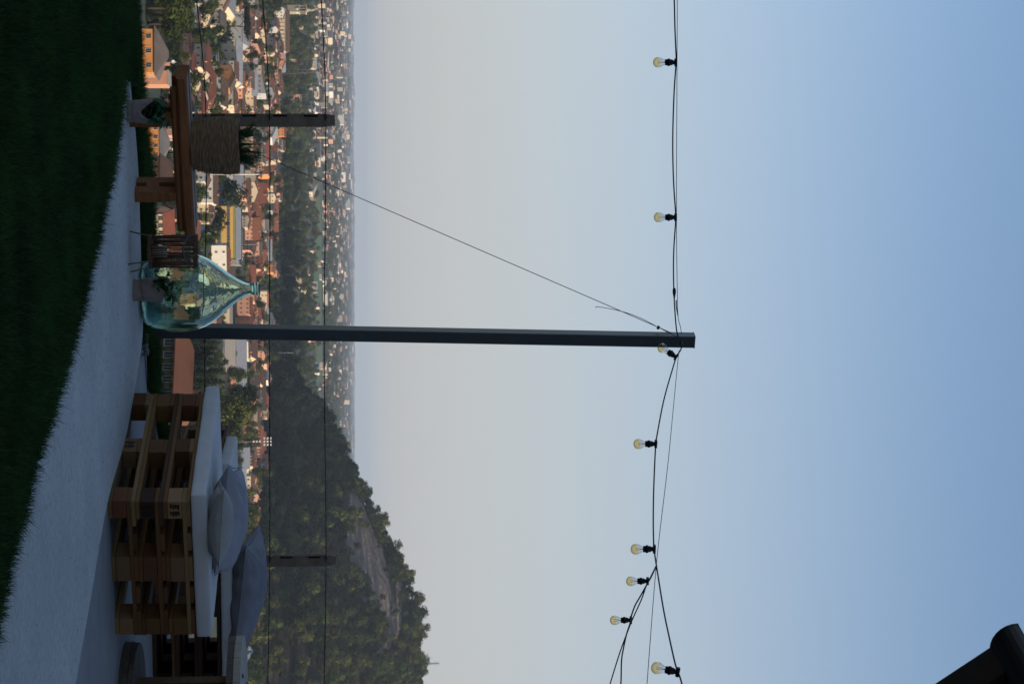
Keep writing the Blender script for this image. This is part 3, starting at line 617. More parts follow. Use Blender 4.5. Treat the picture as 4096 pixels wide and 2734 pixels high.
# the school: stacked yellow bands between ribbon windows
def school():
    e = empty('school', (0, 0, 0), label='long yellow school with ribbon windows and solar panels on its roof', cat='school')
    p0, p1 = onground(863, 824), onground(863, 1032); D = p0.y; px = D/F; w = p1.x-p0.x
    e.location = ((p0.x+p1.x)/2, D, p0.z); LM.append((863, 928, 'the yellow school')); FOOT.append((e.location.x, D+15, 26))
    z = lambda x: (x-863)*px
    dp = 34
    b = MB(); b.box((-w/2+.4, .4, -2), (w/2-.4, dp, z(940))); b.obj('core', ['wall_black'], e)
    def band(name, a, c, m, x0=-w/2, x1=w/2, pr=0): q = MB(); q.box((x0, -pr, z(a)), (x1, .38, z(c))); q.obj(name, [m], e)
    band('lower_wall', 850, 866, 'wall_yellow'); band('wall_band', 866, 884, 'wall_yellow', -w/2, -w*.02)
    band('wall_band', 884.2, 905, 'wall_yellow'); band('wall_band', 919, 931, 'wall_yellow'); band('green_band', 931.3, 941, 'wall_olive', pr=.1)
    s = MB(); s.box((-w/2-.02, .42, -2), (-w/2+.38, dp, z(940))); s.obj('end_wall', ['wall_olive'], e)
    for a, c, x0, x1, n in ((866.5, 883.5, 0.0, w/2, 9), (905.5, 918.5, -w/2, w/2, 18)):
        for i in range(n):
            xx = x0+(x1-x0)*(i+.5)/n; hh = z(c)-z(a)
            inst('window', WIN['plain'], e, (xx, .33, (z(a)+z(c))/2), (0, 0, 0), ((x1-x0)/n*.82, 1, hh*.85))
    inst('window', WIN['plain'], e, (-w/2+2.2, -.04, z(872)), (0, 0, 0), (2.4, 1, 1.1)); inst('window', WIN['plain'], e, (-w/2+5.2, -.04, z(872)), (0, 0, 0), (1.8, 1, 1.1))
    r = MB(); r.box((-w/2-.6, -.6, z(941.5)), (w/2+2, dp+.6, z(944))); r.obj('roof', ['roof_metal'], e)
    r = MB(); r.add([(-w/2, 3, z(944)+.05), (w/2, 3, z(944)+.05), (w/2, 14, z(958)), (-w/2, 14, z(958)), (-w/2, 14, z(944)), (w/2, 14, z(944))], [(0, 1, 2, 3), (0, 3, 4), (1, 5, 2), (4, 3, 2, 5)]); r.obj('roof_slope', ['roof_metal'], e)
    mat('solar', (.02, .028, .05), .2, spec=.6)
    for i in range(12):
        for j in range(2):
            q = MB(); M = Matrix.Translation((-w/2+w*(i+.5)/12, 18+j*8, z(944)+1.2)) @ Matrix.Rotation(R(22), 4, 'X'); q.box((-w/26, -1.6, 0), (w/26, 1.6, .12), 0, M); q.obj('solar_panel', ['solar'], e)
    q = MB()
    for i in range(40): q.tube([(-w/2+w*i/39, dp, z(944)), (-w/2+w*i/39, dp, z(944)+1.6)], .05, 4)
    q.tube([(-w/2, dp, z(944)+1.6), (w/2, dp, z(944)+1.6)], .06, 4); q.obj('railing', ['white_steel'], e)
school()
for u_ in range(790, 1070, 35):
    for x_ in (815, 838, 856): q_ = onground(x_, u_); FOOT.append((q_.x, q_.y, 7))
for xs_, us_ in (((745, 768), range(255, 440, 30)), ((1078, 1090, 1100), range(30, 215, 25)), ((828,), range(55, 130, 25)), ((978, 990), range(965, 1040, 25)), ((950,), range(1356, 1440, 28)), ((1066,), range(684, 745, 20))):
    for x_ in xs_:
        for u_ in us_: q_ = onground(x_, u_); FOOT.append((q_.x, q_.y, 5))
# church and bell tower
def church():
    p = onground(1104, 115); D = p.y; px = D/F; u = lambda a: (a-115)*px; z = lambda x: (x-1104)*px
    e = empty('church', p, label='cream church nave with pilasters and long red brown roof', cat='church'); FOOT.append((p.x, p.y+8, 26)); LM.append((1104, 115, 'the church'))
    b = MB(); b.box((u(33), 0, -3), (u(205), 16, z(1143))); b.obj('wall', ['wall_cream'], e)
    r = MB(); r.add([(u(31), -1, z(1142)), (u(206), -1, z(1142)), (u(200), 8, z(1158)), (u(40), 8, z(1158)), (u(31), 17, z(1142)), (u(206), 17, z(1142))], [(0, 1, 2, 3), (3, 2, 5, 4), (1, 5, 2), (0, 3, 4)]); r.obj('roof', ['roof_brown'], e)
    b = MB(); b.box((u(96), -7, -3), (u(153), 0, z(1113))); b.obj('aisle', ['wall_cream'], e)
    r = MB(); r.add([(u(94), -7.8, z(1112)), (u(155), -7.8, z(1112)), (u(155), 0, z(1120)), (u(94), 0, z(1120)), (u(94), 0, z(1112)), (u(155), 0, z(1112))], [(0, 1, 2, 3), (0, 3, 4), (1, 5, 2)]); r.obj('aisle_roof', ['roof_brown'], e)
    for i in range(10):
        a = 62+i*15.5; q = MB(); q.box((u(a)-.35, -.45, 0 if not 94 < a < 155 else z(1121)), (u(a)+.35, -.02, z(1142))); q.obj('pilaster', ['wall_beige'], e)
    q = MB(); q.box((u(33), -.7, z(1140)), (u(205), -.02, z(1142))); q.obj('cornice', ['wall_beige'], e)
    for a in (50, 78, 122, 165):
        inst('window', WIN['plain'], e, (u(a), -.06, z(1126)), (0, 0, 0), (2.4, 1, 1.6) if a != 122 else (1.6, 1, 3.0))
    # tower
    t = onground(1104, 30); t.y += 14; t.z = PLAIN; s = t.y/F; e2 = empty('bell_tower', t, R(-12), label='stone bell tower with clock and open belfry beside the church', cat='bell tower'); z2 = lambda x: (x-1104)*s+2; hw = 14*s
    FOOT.append((t.x, t.y, 9)); LM.append((1150, 30, 'the bell tower'))
    b = MB(); b.box((-hw, -hw, -3), (hw, hw, z2(1186))); b.obj('shaft', ['wall_stone'], e2)
    b = MB(); b.box((-hw-.5, -hw-.5, z2(1186)), (hw+.5, hw+.5, z2(1189))); b.box((-hw-.5, -hw-.5, z2(1212)), (hw+.5, hw+.5, z2(1216))); b.obj('cornice', ['wall_beige'], e2)
    b = MB()
    for sx in (-1, 1):
        for sy in (-1, 1): b.box((sx*hw*.95-(.9 if sx > 0 else 0), sy*hw*.95-(.9 if sy > 0 else 0), z2(1189)), (sx*hw*.95+(0 if sx > 0 else .9), sy*hw*.95+(0 if sy > 0 else .9), z2(1212)))
    b.box((-.4, -hw*.95, z2(1189)), (.4, -hw*.95+.8, z2(1212))); b.box((-hw*.6, -hw*.6, z2(1189)), (hw*.6, hw*.6, z2(1212)), 1); b.obj('belfry', ['wall_stone', 'wall_brown'], e2)
    b = MB(); b.lathe([(hw*.85, z2(1216)), (hw*.8, z2(1219)), (hw*.5, z2(1224)), (hw*.42, z2(1236)), (hw*.55, z2(1237)), (hw*.3, z2(1244)), (hw*.12, z2(1252)), (.12, z2(1268))], 8, 0, cap=True); b.obj('spire', ['wall_stone'], e2)
    c = MB(); c.lathe([(1.7, 0), (1.7, .12)], 20, 0, (0, -hw-.14, z2(1178)), Matrix.Rotation(R(90), 4, 'X')); c.obj('clock_face', ['wall_white'], e2)
    c = MB(); c.box((-.09, -hw-.32, z2(1178)), (.09, -hw-.26, z2(1178)+1.3)); c.box((0, -hw-.32, z2(1178)-.09), (.9, -hw-.26, z2(1178)+.09)); c.obj('clock_hands', ['black_rubber'], e2)
    c = MB(); c.lathe([(1.7, 0), (1.7, .12)], 20, 0, (hw+.02, 0, z2(1178)), Matrix.Rotation(R(90), 4, 'Y')); c.obj('clock_face', ['wall_white'], e2)
church()
# masts
def mast(name, x0, x1, u, D, r, m, label, lat=None, cat='mast', heads=None):
    a = at(x0, u, D); H = (x1-x0)/F*D; e = empty(name, a, label=label, cat=cat)
    b = MB(); b.tube([(0, 0, -8), (0, 0, H)], [r, r*.7], 8); b.obj('pole', [m], e)
    if lat:
        b = MB(); z0 = H*lat; W = 1.5
        for z in np.linspace(z0, H*1.0, 5): 
            for sx in (-W, W): b.tube([(sx, -W, z), (sx, W, z)], .08, 4); b.tube([(-W, sx, z), (W, sx, z)], .08, 4)
        for sx in (-W, W):
            for sy in (-W, W): b.tube([(sx, sy, z0), (sx, sy, H*1.01)], .08, 4)
        b.obj('platform_cage', ['grey_steel'], e)
        b = MB(); b.tube([(0, 0, H), (0, 0, H*1.13)], .08, 4); b.obj('aerial', [m], e)
    if heads:
        for (dx, z) in heads:
            b = MB(); b.cbox((dx, -.3, z), (1.0, .5, .8)); b.obj('floodlight', ['white_steel'], e)
        b = MB()
        for z in sorted(set(h[1] for h in heads)): b.tube([(-2, 0, z-.5), (2, 0, z-.5)], .07, 4)
        b.obj('crossbar', ['grey_steel'], e)
    return e
mast('tall_mast', 835, 1045, 697, 1120, .42, 'white_steel', 'tall white radio mast with steel cage right of the rosemary', lat=.97)
mast('floodlight_mast', 860, 1080, 1766, 1080, .28, 'grey_steel', 'dark mast with stacked floodlights above the pallet daybed', cat='floodlight', heads=[(dx, z) for z in (24.2, 25.8, 27.3) for dx in (-1.6, 0, 1.6)]+[(0, 19), (0, 20.5), (0, 22)])
for i, (x, u, D, h, lab) in enumerate([(820, 828, 1150, 5, 'thin white street lamp left of the school'), (812, 852, 1120, 5.5, 'red topped slim lamp post below the school'), (806, 876, 1110, 5, 'slim lamp post below the school pine'), (800, 932, 1100, 5, 'slim lamp post right of the blue tarpaulin'), (983, 978, 1480, 7, 'pale lamp post beside the tall orange house'), (1128, 1410, 1780, 9, 'thin lamp post among far trees right of the pole')]):
    e = empty('street_lamp', at(x, u, D), label=lab, cat='street lamp', group='slim street lamps in the town'); b = MB(); b.tube([(0, 0, -3), (0, 0, h)], .09, 5); b.obj('pole', ['white_steel'], e); b = MB(); b.cbox((.4, 0, h), (1, .3, .15)); b.obj('lamp_head', ['white_steel'], e)
def pylon(x, u, D, H, label, m='grey_steel'):
    p = at(x, u, D); e = empty('pylon', p, label=label, cat='pylon'); b = MB(); w = H*.09
    for sx in (-1, 1):
        for sy in (-1, 1): b.tube([(sx*w, sy*w, -4), (sx*w*.25, sy*w*.25, H*.75), (0, 0, H)], .16, 4)
    for k in range(9):
        f = k/9; f2 = (k+1)/9; a, c = w*(1-f*.85), w*(1-f2*.85)
        for s in (-1, 1): b.tube([(s*a, -a, H*f), (-s*c, -c, H*f2)], .10, 4); b.tube([(s*a, a, H*f), (-s*c, c, H*f2)], .10, 4)
    b.obj('lattice', [m], e)
    b = MB()
    for z, L_ in ((.72, .17), (.82, .13), (.92, .10)): b.tube([(-H*L_, 0, H*z), (H*L_, 0, H*z)], .16, 4)
    b.obj('cross_arm', [m], e)
pylon(1128, 285, 2300, 42, 'tall grey lattice pylon above the trees left of the post')
pylon(1208, 1420, 3000, 24, 'faint lattice pylon by the green field right of the pole')
pylon(1698, 2652, 2335, 16, 'lattice aerial standing on the hilltop skyline')
# blue tarpaulin, gardens, fields
mat('field_pale', (.14, .17, .07), .95, (.19, .19, .10), .02)
def patch(name, q, m, z=.35, **k):
    b = MB(); P = [onground(x, u) for x, u in q]; b.add([(p.x, p.y, PLAIN+z) for p in P], [tuple(range(len(P)))]); return b.obj(name, [m], **k)
patch('field', [(1262, 640), (1270, 640), (1285, 900), (1282, 1300), (1284, 1500), (1276, 1600), (1262, 1580), (1262, 1350), (1256, 1120), (1262, 900)], 'field', kind='structure')
for i in range(26):
    x_ = random.choice([1296, 1304, 1312, 1322, 1330, 1340, 1348, 1356, 1366, 1374])+random.uniform(-3, 3); u_ = random.uniform(-60, 1700); w_ = random.uniform(60, 260); h_ = random.uniform(2.0, 5.0)*(1400-x_)/70
    patch('field', [(x_, u_), (x_+h_, u_+w_*.15), (x_+h_, u_+w_), (x_, u_+w_*.9)], 'field_pale' if i % 3 else 'field', z=.5+.05*i, kind='structure')
patch('dry_field', [(1157, 1195), (1168, 1150), (1170, 1300), (1173, 1432), (1160, 1432)], 'field_dry', kind='structure')
patch('garden_lawn', [(848, 110), (872, 100), (884, 180), (858, 195)], 'lawnlight', kind='structure')
patch('car_park', [(845, 655), (905, 650), (905, 820), (850, 830)], 'asphalt', kind='structure')
patch('road', [(806, -60), (812, -60), (820, 260), (813, 262)], 'asphalt', z=.45, kind='structure')
patch('school_road', [(795, 840), (803, 840), (803, 1060), (797, 1060)], 'asphalt', z=.4, kind='structure')
mat('tarp', (.02, .09, .32), .5); p = onground(792, 928); b = MB()
b.add([(-3, -2, 0), (3, -2, 0), (3, 2, 0), (-3, 2, 0), (-2.6, 0, 2.4), (2.2, .3, 2.6), (-.2, -.4, 2.0)], [(0, 1, 5, 6, 4), (1, 2, 5), (2, 3, 4, 5), (3, 0, 4), (4, 6, 5)])
o = b.obj('tarpaulin', ['tarp'], label='bright blue tarpaulin cover beside the lamp posts', cat='tarpaulin'); o.location = p
# ---- individually placed trees
def T(kind, x, u, h, wide=1.0, label=None, D=None, **k):
    return tree(kind, at(x, u, D) if D else onground(x, u), h, wide, label, **k)
T('umbrella', 895, 60, 17, 1.1, 'umbrella pine with dense flat top behind the cream villa'); T('umbrella', 882, 105, 19, 1.3, 'wide leaning umbrella pine beside the yellowish lawn')
T('conifer', 868, 158, 11, 1.0, 'clipped dark cone on the yellowish lawn'); T('broad', 850, 140, 5, 1.2)
T('dark', 842, 768, 21, 1.25, 'large dark rounded conifer between car park and school'); T('dark', 812, 885, 14, 1.15, 'dark spreading pine in front of the yellow school'); T('dark', 835, 915, 9, 1)
for i, u in enumerate(np.linspace(1322, 1600, 13)):
    T('poplar', 715+random.uniform(-6, 6), u, 17.5+random.uniform(-1.5, 2), 1.05, D=860+random.uniform(-15, 25), group='row of columnar trees right of the pole')
T('dark', 872, 1590, 19, 1.6, 'big dark pine right behind the daybed cushion', D=1150)
for x, u, h in ((820, 1650, 20), (800, 1690, 19), (845, 1630, 15), (815, 1730, 16), (840, 1755, 14), (800, 1780, 13), (800, 1620, 15)): T('yellow' if h != 19 else 'broad', x, u, h, 1.2, D=1030)
for x, u, h in ((960, 2090, 9), (955, 2130, 11), (950, 2170, 12), (952, 2205, 12), (950, 2240, 9), (985, 2060, 8)): T('yellow', x, u, h*1.25, 1.1)
for x, u, h in ((930, 2530, 12), (940, 2680, 17), (930, 2720, 18), (905, 2600, 12), (990, 2700, 12)): T('broad', x, u, h, 1.2)
T('yellow', 965, 1640, 10, 1.2); T('conifer', 1112, 1170, 22, .8, 'dark pointed cypress behind the bottle neck')
for x, u in ((1120, 1220), (1110, 1250), (1105, 1285), (1118, 1360), (1100, 1400), (1098, 1200), (1115, 1440), (1095, 1470)): T('dark', x, u, 20, 1.2)
for x, u, D in ((600, -20, 700), (596, 30, 640), (612, 60, 700), (604, 95, 720), (640, 20, 760), (650, 90, 800), (635, 330, 800), (655, 350, 820), (600, 300, 690)): T('broad', x, u, 11, 1.4, D=D)
for x, u in ((1080, 90), (1075, 130), (1070, 160), (1060, 60), (1082, 190), (1055, 110), (1050, 20)): T('dark', x, u, 9, 1.5)
BAND = {}
def free(p, m=3):
    return all((p.x-a)**2+(p.y-b)**2 > (c+m)**2 for a, b, c in FOOT)
def scatter(n, x0, x1, u0, u1, kinds, hs, grp='trees among the houses of the town', wide=1.15):
    k = 0; tr_ = 0
    while k < n and tr_ < n*14:
        tr_ += 1; x = random.uniform(x0, x1); u = random.uniform(u0, u1); p = onground(x, u)
        if not free(p): continue
        tree(random.choice(kinds), p, random.uniform(*hs), wide, group=grp); k += 1
# small filler houses, each its own thing
HW = ['white', 'cream', 'beige', 'cream', 'salmon', 'white', 'cream', 'beige', 'palegrey', 'beige', 'pink', 'cream', 'orange']; HR = ['terracotta', 'brown', 'palered', 'terracotta', 'terracotta', 'brown', 'greybrown']
WD = dict(white='white', cream='cream', beige='beige', pink='pink', salmon='salmon', orange='orange', yellow='yellow', grey='grey', palegrey='pale grey', brick='brick red')
RD = dict(terracotta='terracotta', brown='brown', palered='pale red', greybrown='grey brown', metal='metal')
def fillhouse(x, u, w=None, hall=False):
    p = onground(x, u); 
    if not free(p, 2): return False
    wl_, rf = random.choice(HW), random.choice(HR); kd = random.choice(['gable', 'hip', 'gable'])
    w = w or random.uniform(8, 15); h = random.choice([5.5, 6, 8.5]); wd_ = 'house'
    if hall: wl_ = random.choice(['white', 'palegrey', 'cream']); rf = 'metal'; kd = 'gable'; w *= 2; wd_ = 'hall'
    sz = 'wide' if w > 13 else ('narrow' if w < 10 else 'mid sized')
    lab = unique(f"{sz} {WD[wl_]} {wd_} with {RD[rf]} {'hipped ' if kd == 'hip' else ''}roof", p, '')
    building(Vector((p.x, p.y+5, p.z)), w, random.uniform(7, 10) if not hall else 18, h, wl_, rf, kind=kd, ridge=random.choice('xxy') if kd == 'gable' else 'x', yaw=random.uniform(-35, 20), floors=2 if h > 5.6 else 1, cols=random.choice([2, 3, 4]) if w < 22 else 5,
             label=lab, cat=wd_, group='houses scattered through the town', chim=1 if not hall else 0, lm=False, side=p.y < 1500, name=wd_)
    return True
def fill(n, x0, x1, u0, u1, hall=0):
    k = t = 0
    while k < n and t < 400:
        t += 1
        if fillhouse(random.uniform(x0, x1), random.uniform(u0, u1), hall=random.random() < hall): k += 1
fill(26, 650, 860, 0, 640); fill(36, 860, 1000, 0, 640, .05); fill(44, 1000, 1105, 0, 800, .06); fill(50, 950, 1085, 600, 1480, .04); fill(12, 700, 860, 640, 1300); fill(14, 950, 1040, 1480, 2060)
fill(16, 1125, 1235, 60, 900); fill(10, 1125, 1240, 900, 1520); fill(8, 940, 1035, 1450, 2060, .2); fill(26, 1236, 1262, 0, 900, .15); fill(12, 1236, 1285, 900, 1600, .2); fill(4, 960, 1000, 2380, 2520)
scatter(48, 640, 830, -60, 640, ['broad', 'broad', 'dark', 'yellow', 'grey'], (6, 11.5), wide=1.2)
scatter(30, 860, 1010, -40, 640, ['broad', 'dark', 'grey', 'grey'], (6, 12), wide=1.15)
scatter(26, 690, 850, 640, 1000, ['broad', 'yellow', 'broad', 'dark'], (6, 10), wide=1.2)
scatter(22, 1005, 1100, -20, 640, ['dark', 'dark', 'broad', 'grey'], (7, 13), wide=1.15)
scatter(26, 950, 1100, 640, 1480, ['broad', 'dark', 'yellow'], (7, 12))
scatter(16, 880, 1035, 1480, 2080, ['broad', 'yellow', 'dark'], (8, 14))
scatter(14, 905, 1010, 2080, 2740, ['broad', 'yellow'], (9, 14))
scatter(40, 1105, 1135, 200, 1480, ['dark', 'broad', 'grey'], (11, 17), wide=1.3)
NREST = max(0, 296-NT[0])
scatter(NREST, 1135, 1190, -20, 1480, ['dark', 'broad', 'grey'], (12, 18), wide=1.5, grp='trees beyond the church')
# ------------------------------------------------------------------ masses placed with geometry nodes: hill wood and far tree cover
def cloud(name, pts, scales, kinds, **k):
    me = bpy.data.meshes.new(name); me.from_pydata([tuple(p) for p in pts], [], []); a = me.attributes.new('sc', 'FLOAT_VECTOR', 'POINT'); a.data.foreach_set('vector', np.asarray(scales, np.float32).ravel())
    o = tag(link(bpy.data.objects.new(name, me)), **k)
    c = bpy.data.collections.new(name+'_shapes')
    for kd in kinds:
        for cm, tm in KIND[kd][0]:
            ob = bpy.data.objects.new('shape', cm); c.objects.link(ob)
    g = bpy.data.node_groups.new(name, 'GeometryNodeTree'); g.interface.new_socket('Geometry', in_out='INPUT', socket_type='NodeSocketGeometry'); g.interface.new_socket('Geometry', in_out='OUTPUT', socket_type='NodeSocketGeometry')
    n, l = g.nodes, g.links; gi = n.new('NodeGroupInput'); go = n.new('NodeGroupOutput'); ip = n.new('GeometryNodeInstanceOnPoints'); ci = n.new('GeometryNodeCollectionInfo')
    ci.inputs['Collection'].default_value = c; ci.inputs['Separate Children'].default_value = True; ci.inputs['Reset Children'].default_value = True
    ip.inputs['Pick Instance'].default_value = True
    rv = n.new('FunctionNodeRandomValue'); rv.data_type = 'FLOAT_VECTOR'; rv.inputs['Min'].default_value = (0, 0, 0); rv.inputs['Max'].default_value = (0, 0, 6.283)
    ri = n.new('FunctionNodeRandomValue'); ri.data_type = 'INT'; ri.inputs['Min'].default_value = 0; ri.inputs['Max'].default_value = 30
    na = n.new('GeometryNodeInputNamedAttribute'); na.data_type = 'FLOAT_VECTOR'; na.inputs['Name'].default_value = 'sc'
    l.new(gi.outputs[0], ip.inputs['Points']); l.new(ci.outputs[0], ip.inputs['Instance']); l.new(rv.outputs[0], ip.inputs['Rotation']); l.new(ri.outputs[2], ip.inputs['Instance Index']); l.new(na.outputs[0], ip.inputs['Scale']); l.new(ip.outputs[0], go.inputs[0])
    md = o.modifiers.new('scatter', 'NODES'); md.node_group = g
    return o
# hill wood
hx = rng.uniform(-50, 1000, 26000); hy = rng.uniform(1350, 2560, 26000); hz = hill_z(hx, hy)
C = np.stack([hx, hy, hz], 1); px_, pu_ = pic(C)
ridge = np.interp(hx, RX, RYv)
rm_ = rockmask(C)
for dz in (5, 10): rm_ |= rockmask(C+np.array([0, 0, dz*1.0])) & (rng.random(len(C)) < .90)
ok = (hz > PLAIN-1) & (~rm_ | (rng.random(len(C)) < .09)) & ((pu_ < 3050)) & (hy < ridge+90)
C = C[ok][:2900]; sc = rng.uniform(.5, 1.0, len(C))+rng.random(len(C))**5*1.1; sz = rng.uniform(.8, 1.25, len(C))
dk = (C[:, 2] < -8+14*vnoise(C[:, 0], C[:, 1], .02, 8)) & (rng.random(len(C)) < np.clip((230+110*vnoise(C[:, 0], C[:, 1], .02, 4)-C[:, 0])/150, 0, .95))  # picks the lower left trees that get shade painted into their leaves
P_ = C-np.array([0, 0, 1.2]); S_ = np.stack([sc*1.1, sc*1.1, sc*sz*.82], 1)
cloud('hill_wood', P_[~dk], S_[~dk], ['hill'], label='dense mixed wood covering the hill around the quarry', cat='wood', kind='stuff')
cloud('shade_toned_wood', P_[dk], S_[dk], ['hilldark'], label='wood with shade painted into its leaves on the lower left hill flank', cat='wood', kind='stuff')
# trees on the unseen slope added to shade the terrace
m_ = (SLV[:, 2] > 1.0); q = SLV[m_]; idx = rng.integers(0, len(q), 420)
cloud('slope_wood', q[idx]+rng.normal(size=(420, 3))*np.array([1.5, 1.5, 0])-np.array([0, 0, 1]), np.repeat(rng.uniform(.7, 1.1, 420)[:, None], 3, 1), ['hill'], label='trees of the unseen slope added to shade the terrace', cat='wood', kind='stuff')
# far tree cover on the plain
pts = []; scs = []
def cover(n, x0, x1, u0, u1, s0, s1, flat=.5, gam=1.0):
    for _ in range(n):
        x = x0+(x1-x0)*random.random()**gam; u = random.uniform(u0, u1); p = onground(x, u); k = random.uniform(s0, s1)
        if 1257 < x < 1288 and u > 620 and (x > 1262 or u > 1100) and random.random() < .93: continue
        if 1155 < x < 1175 and 1140 < u < 1440: continue
        if not free(p, 2): continue
        if u > 1440 and hill_z(np.array([p.x]), np.array([p.y]))[0] > PLAIN-2: continue
        pts.append((p.x, p.y, p.z-1)); scs.append((k, k, k*flat*random.uniform(.7, 1.2)))
cover(600, 1110, 1200, -60, 1520, .9, 1.6, .85); cover(700, 1190, 1256, -60, 1600, .9, 1.6, .7); cover(110, 1010, 1110, -60, 1450, .8, 1.3, .9)
cover(450, 1258, 1290, -80, 640, .9, 1.6, .9); cover(900, 1286, 1330, -80, 1700, 1.2, 3.0, .5); cover(320, 1290, 1335, 850, 1700, 1.2, 2.6, .5); cover(1700, 1325, 1385, -80, 1800, 2.5, 6.5, .25); cover(700, 1380, 1415, -120, 1900, 8, 22, .09)
cover(170, 585, 655, -80, 130, .3, .6, .9); cover(90, 715, 830, 1560, 1860, .6, 1.1, .9); cover(900, 640, 1000, -60, 1560, .3, .72, .75); cover(700, 1000, 1110, -60, 1480, .35, .8, .8); cover(200, 860, 1030, 1480, 2760, .3, .7, .8); cover(40, 1256, 1288, 700, 1600, 1.2, 2.0, .8); cover(120, 880, 1010, 2050, 2800, .9, 1.5, .9); cover(60, 900, 1000, 1450, 2080, .9, 1.3, .9)
cloud('plain_trees', pts, scs, ['hill', 'hillc'], label='tree belts and copses spread over the hazy plain', cat='wood', kind='stuff')
# far buildings as one mass
b = MB(); FM = ['wall_white', 'wall_cream', 'wall_pink', 'roof_terracotta', 'roof_metal', 'wall_palegrey', 'roof_brown', 'wall_beige', 'wall_grey']
def farb(n, x0, x1, u0, u1, smin, smax, dens=None):
    for _ in range(n):
        x = random.uniform(x0, x1); u = random.uniform(u0, u1)
        if dens and random.random() > dens(u): continue
        p = onground(x, u)
        if u > 1480 and hill_z(np.array([p.x]), np.array([p.y]))[0] > PLAIN-2: continue
        if 1257 < x < 1288 and u > 640: continue
        big = random.random() < .12; w = random.uniform(smin, smax)*(3 if big else 1); d = w*random.uniform(.5, .9); h = random.uniform(5, 11)*(1 if p.y < 7000 else 1.4)
        if random.random() < .05: h *= 2.2; w *= .8
        M = Matrix.Translation(p) @ Matrix.Rotation(random.uniform(-.6, .5), 4, 'Z')
        wm = random.choice([0, 1, 2, 5, 7, 7, 8, 8]); b.box((-w/2, -d/2, -1), (w/2, d/2, h), 0 if big and random.random() < .35 else wm, M)
        rm = random.choice([4, 8]) if big else random.choice([3, 3, 6]); W, Dd = w/2+.5, d/2+.5; r = 1.2 if big else d*.22
        vs = [M @ Vector(v) for v in ((-W, -Dd, h+.02), (W, -Dd, h+.02), (W, Dd, h+.02), (-W, Dd, h+.02), (-W, 0, h+r), (W, 0, h+r))]
        b.add(vs, [(0, 1, 5, 4), (2, 3, 4, 5), (0, 4, 3), (1, 2, 5)], rm)
farb(800, 1258, 1300, -60, 620, 8, 14); farb(520, 1288, 1335, -60, 980, 9, 17, lambda u: 1 if u < 900 else .5); farb(150, 1288, 1340, 980, 1720, 9, 16)
farb(420, 1330, 1378, -60, 1000, 12, 24); farb(110, 1330, 1385, 1000, 1850, 16, 30); farb(220, 1375, 1405, -60, 1900, 24, 55); farb(70, 1400, 1412, -60, 1900, 60, 120)
b.obj('far_town', FM, label='countless pale roofs of the far town fading into haze', cat='town', kind='stuff')
# ------------------------------------------------------------------ lawns
def blades(name, pts, hmin, hmax, wdt, label, lean=.5, nb=1):
    n = len(pts); P = np.asarray(pts, float)
    h = rng.uniform(hmin, hmax, n)*np.where(rng.random(n) < .02, 1.35, 1); a = rng.uniform(0, 6.283, n); l = np.abs(rng.normal(0, lean, n))*h; la = rng.uniform(0, 6.283, n)
    w = wdt*rng.uniform(.6, 1.3, n); wx, wy = np.cos(a)*w, np.sin(a)*w; lx, ly = np.cos(la)*l, np.sin(la)*l
    z0 = P[:, 2]; V = np.zeros((n, 5, 3))
    V[:, 0] = np.stack([P[:, 0]-wx, P[:, 1]-wy, z0], 1); V[:, 1] = np.stack([P[:, 0]+wx, P[:, 1]+wy, z0], 1)
    V[:, 2] = np.stack([P[:, 0]+wx*.8+lx*.35, P[:, 1]+wy*.8+ly*.35, z0+h*.6], 1); V[:, 3] = np.stack([P[:, 0]-wx*.8+lx*.35, P[:, 1]-wy*.8+ly*.35, z0+h*.6], 1)
    V[:, 4] = np.stack([P[:, 0]+lx, P[:, 1]+ly, z0+h], 1)
    b0 = np.arange(n)*5; T_ = np.concatenate([np.stack([b0, b0+1, b0+2], 1), np.stack([b0, b0+2, b0+3], 1), np.stack([b0+3, b0+2, b0+4], 1)])
    me = npmesh(name, V.reshape(-1, 3), T_, ['grass'], 3)
    return tag(link(bpy.data.objects.new(name, me)), label=label, cat='lawn', kind='stuff')
def interp_curve(P, x): xs = [p[0] for p in P]; ys = [p[1] for p in P]; o = np.argsort(xs); return np.interp(x, np.array(xs)[o], np.array(ys)[o])
def pin(x, y, poly): return inpoly(np.asarray(x), np.asarray(y), poly)
POLY = NEARd + FARd[::-1]; LOWP = [(p.x, p.y) for p in low]
N1 = 700000
x = rng.uniform(-3.7, 2.0, N1); y = rng.uniform(7.2, 16.5, N1)
E = np.interp(x, [e[0] for e in EDGE], [e[1] for e in EDGE])
keep = (y < E+.22) & (np.abs(x) < .18*y+.9) & ~pin(x, y, POLY) & ~pin(x, y, LOWP)
x, y, E = x[keep], y[keep], E[keep]
yfar = interp_curve(FARd, x); tipx = NEARd[0][0]
front = (y < yfar) | (x < tipx-.05)
z = np.where(y > E, -(y-E)*1.1, 0)-.045+.006*vnoise(x, y, 3.0)
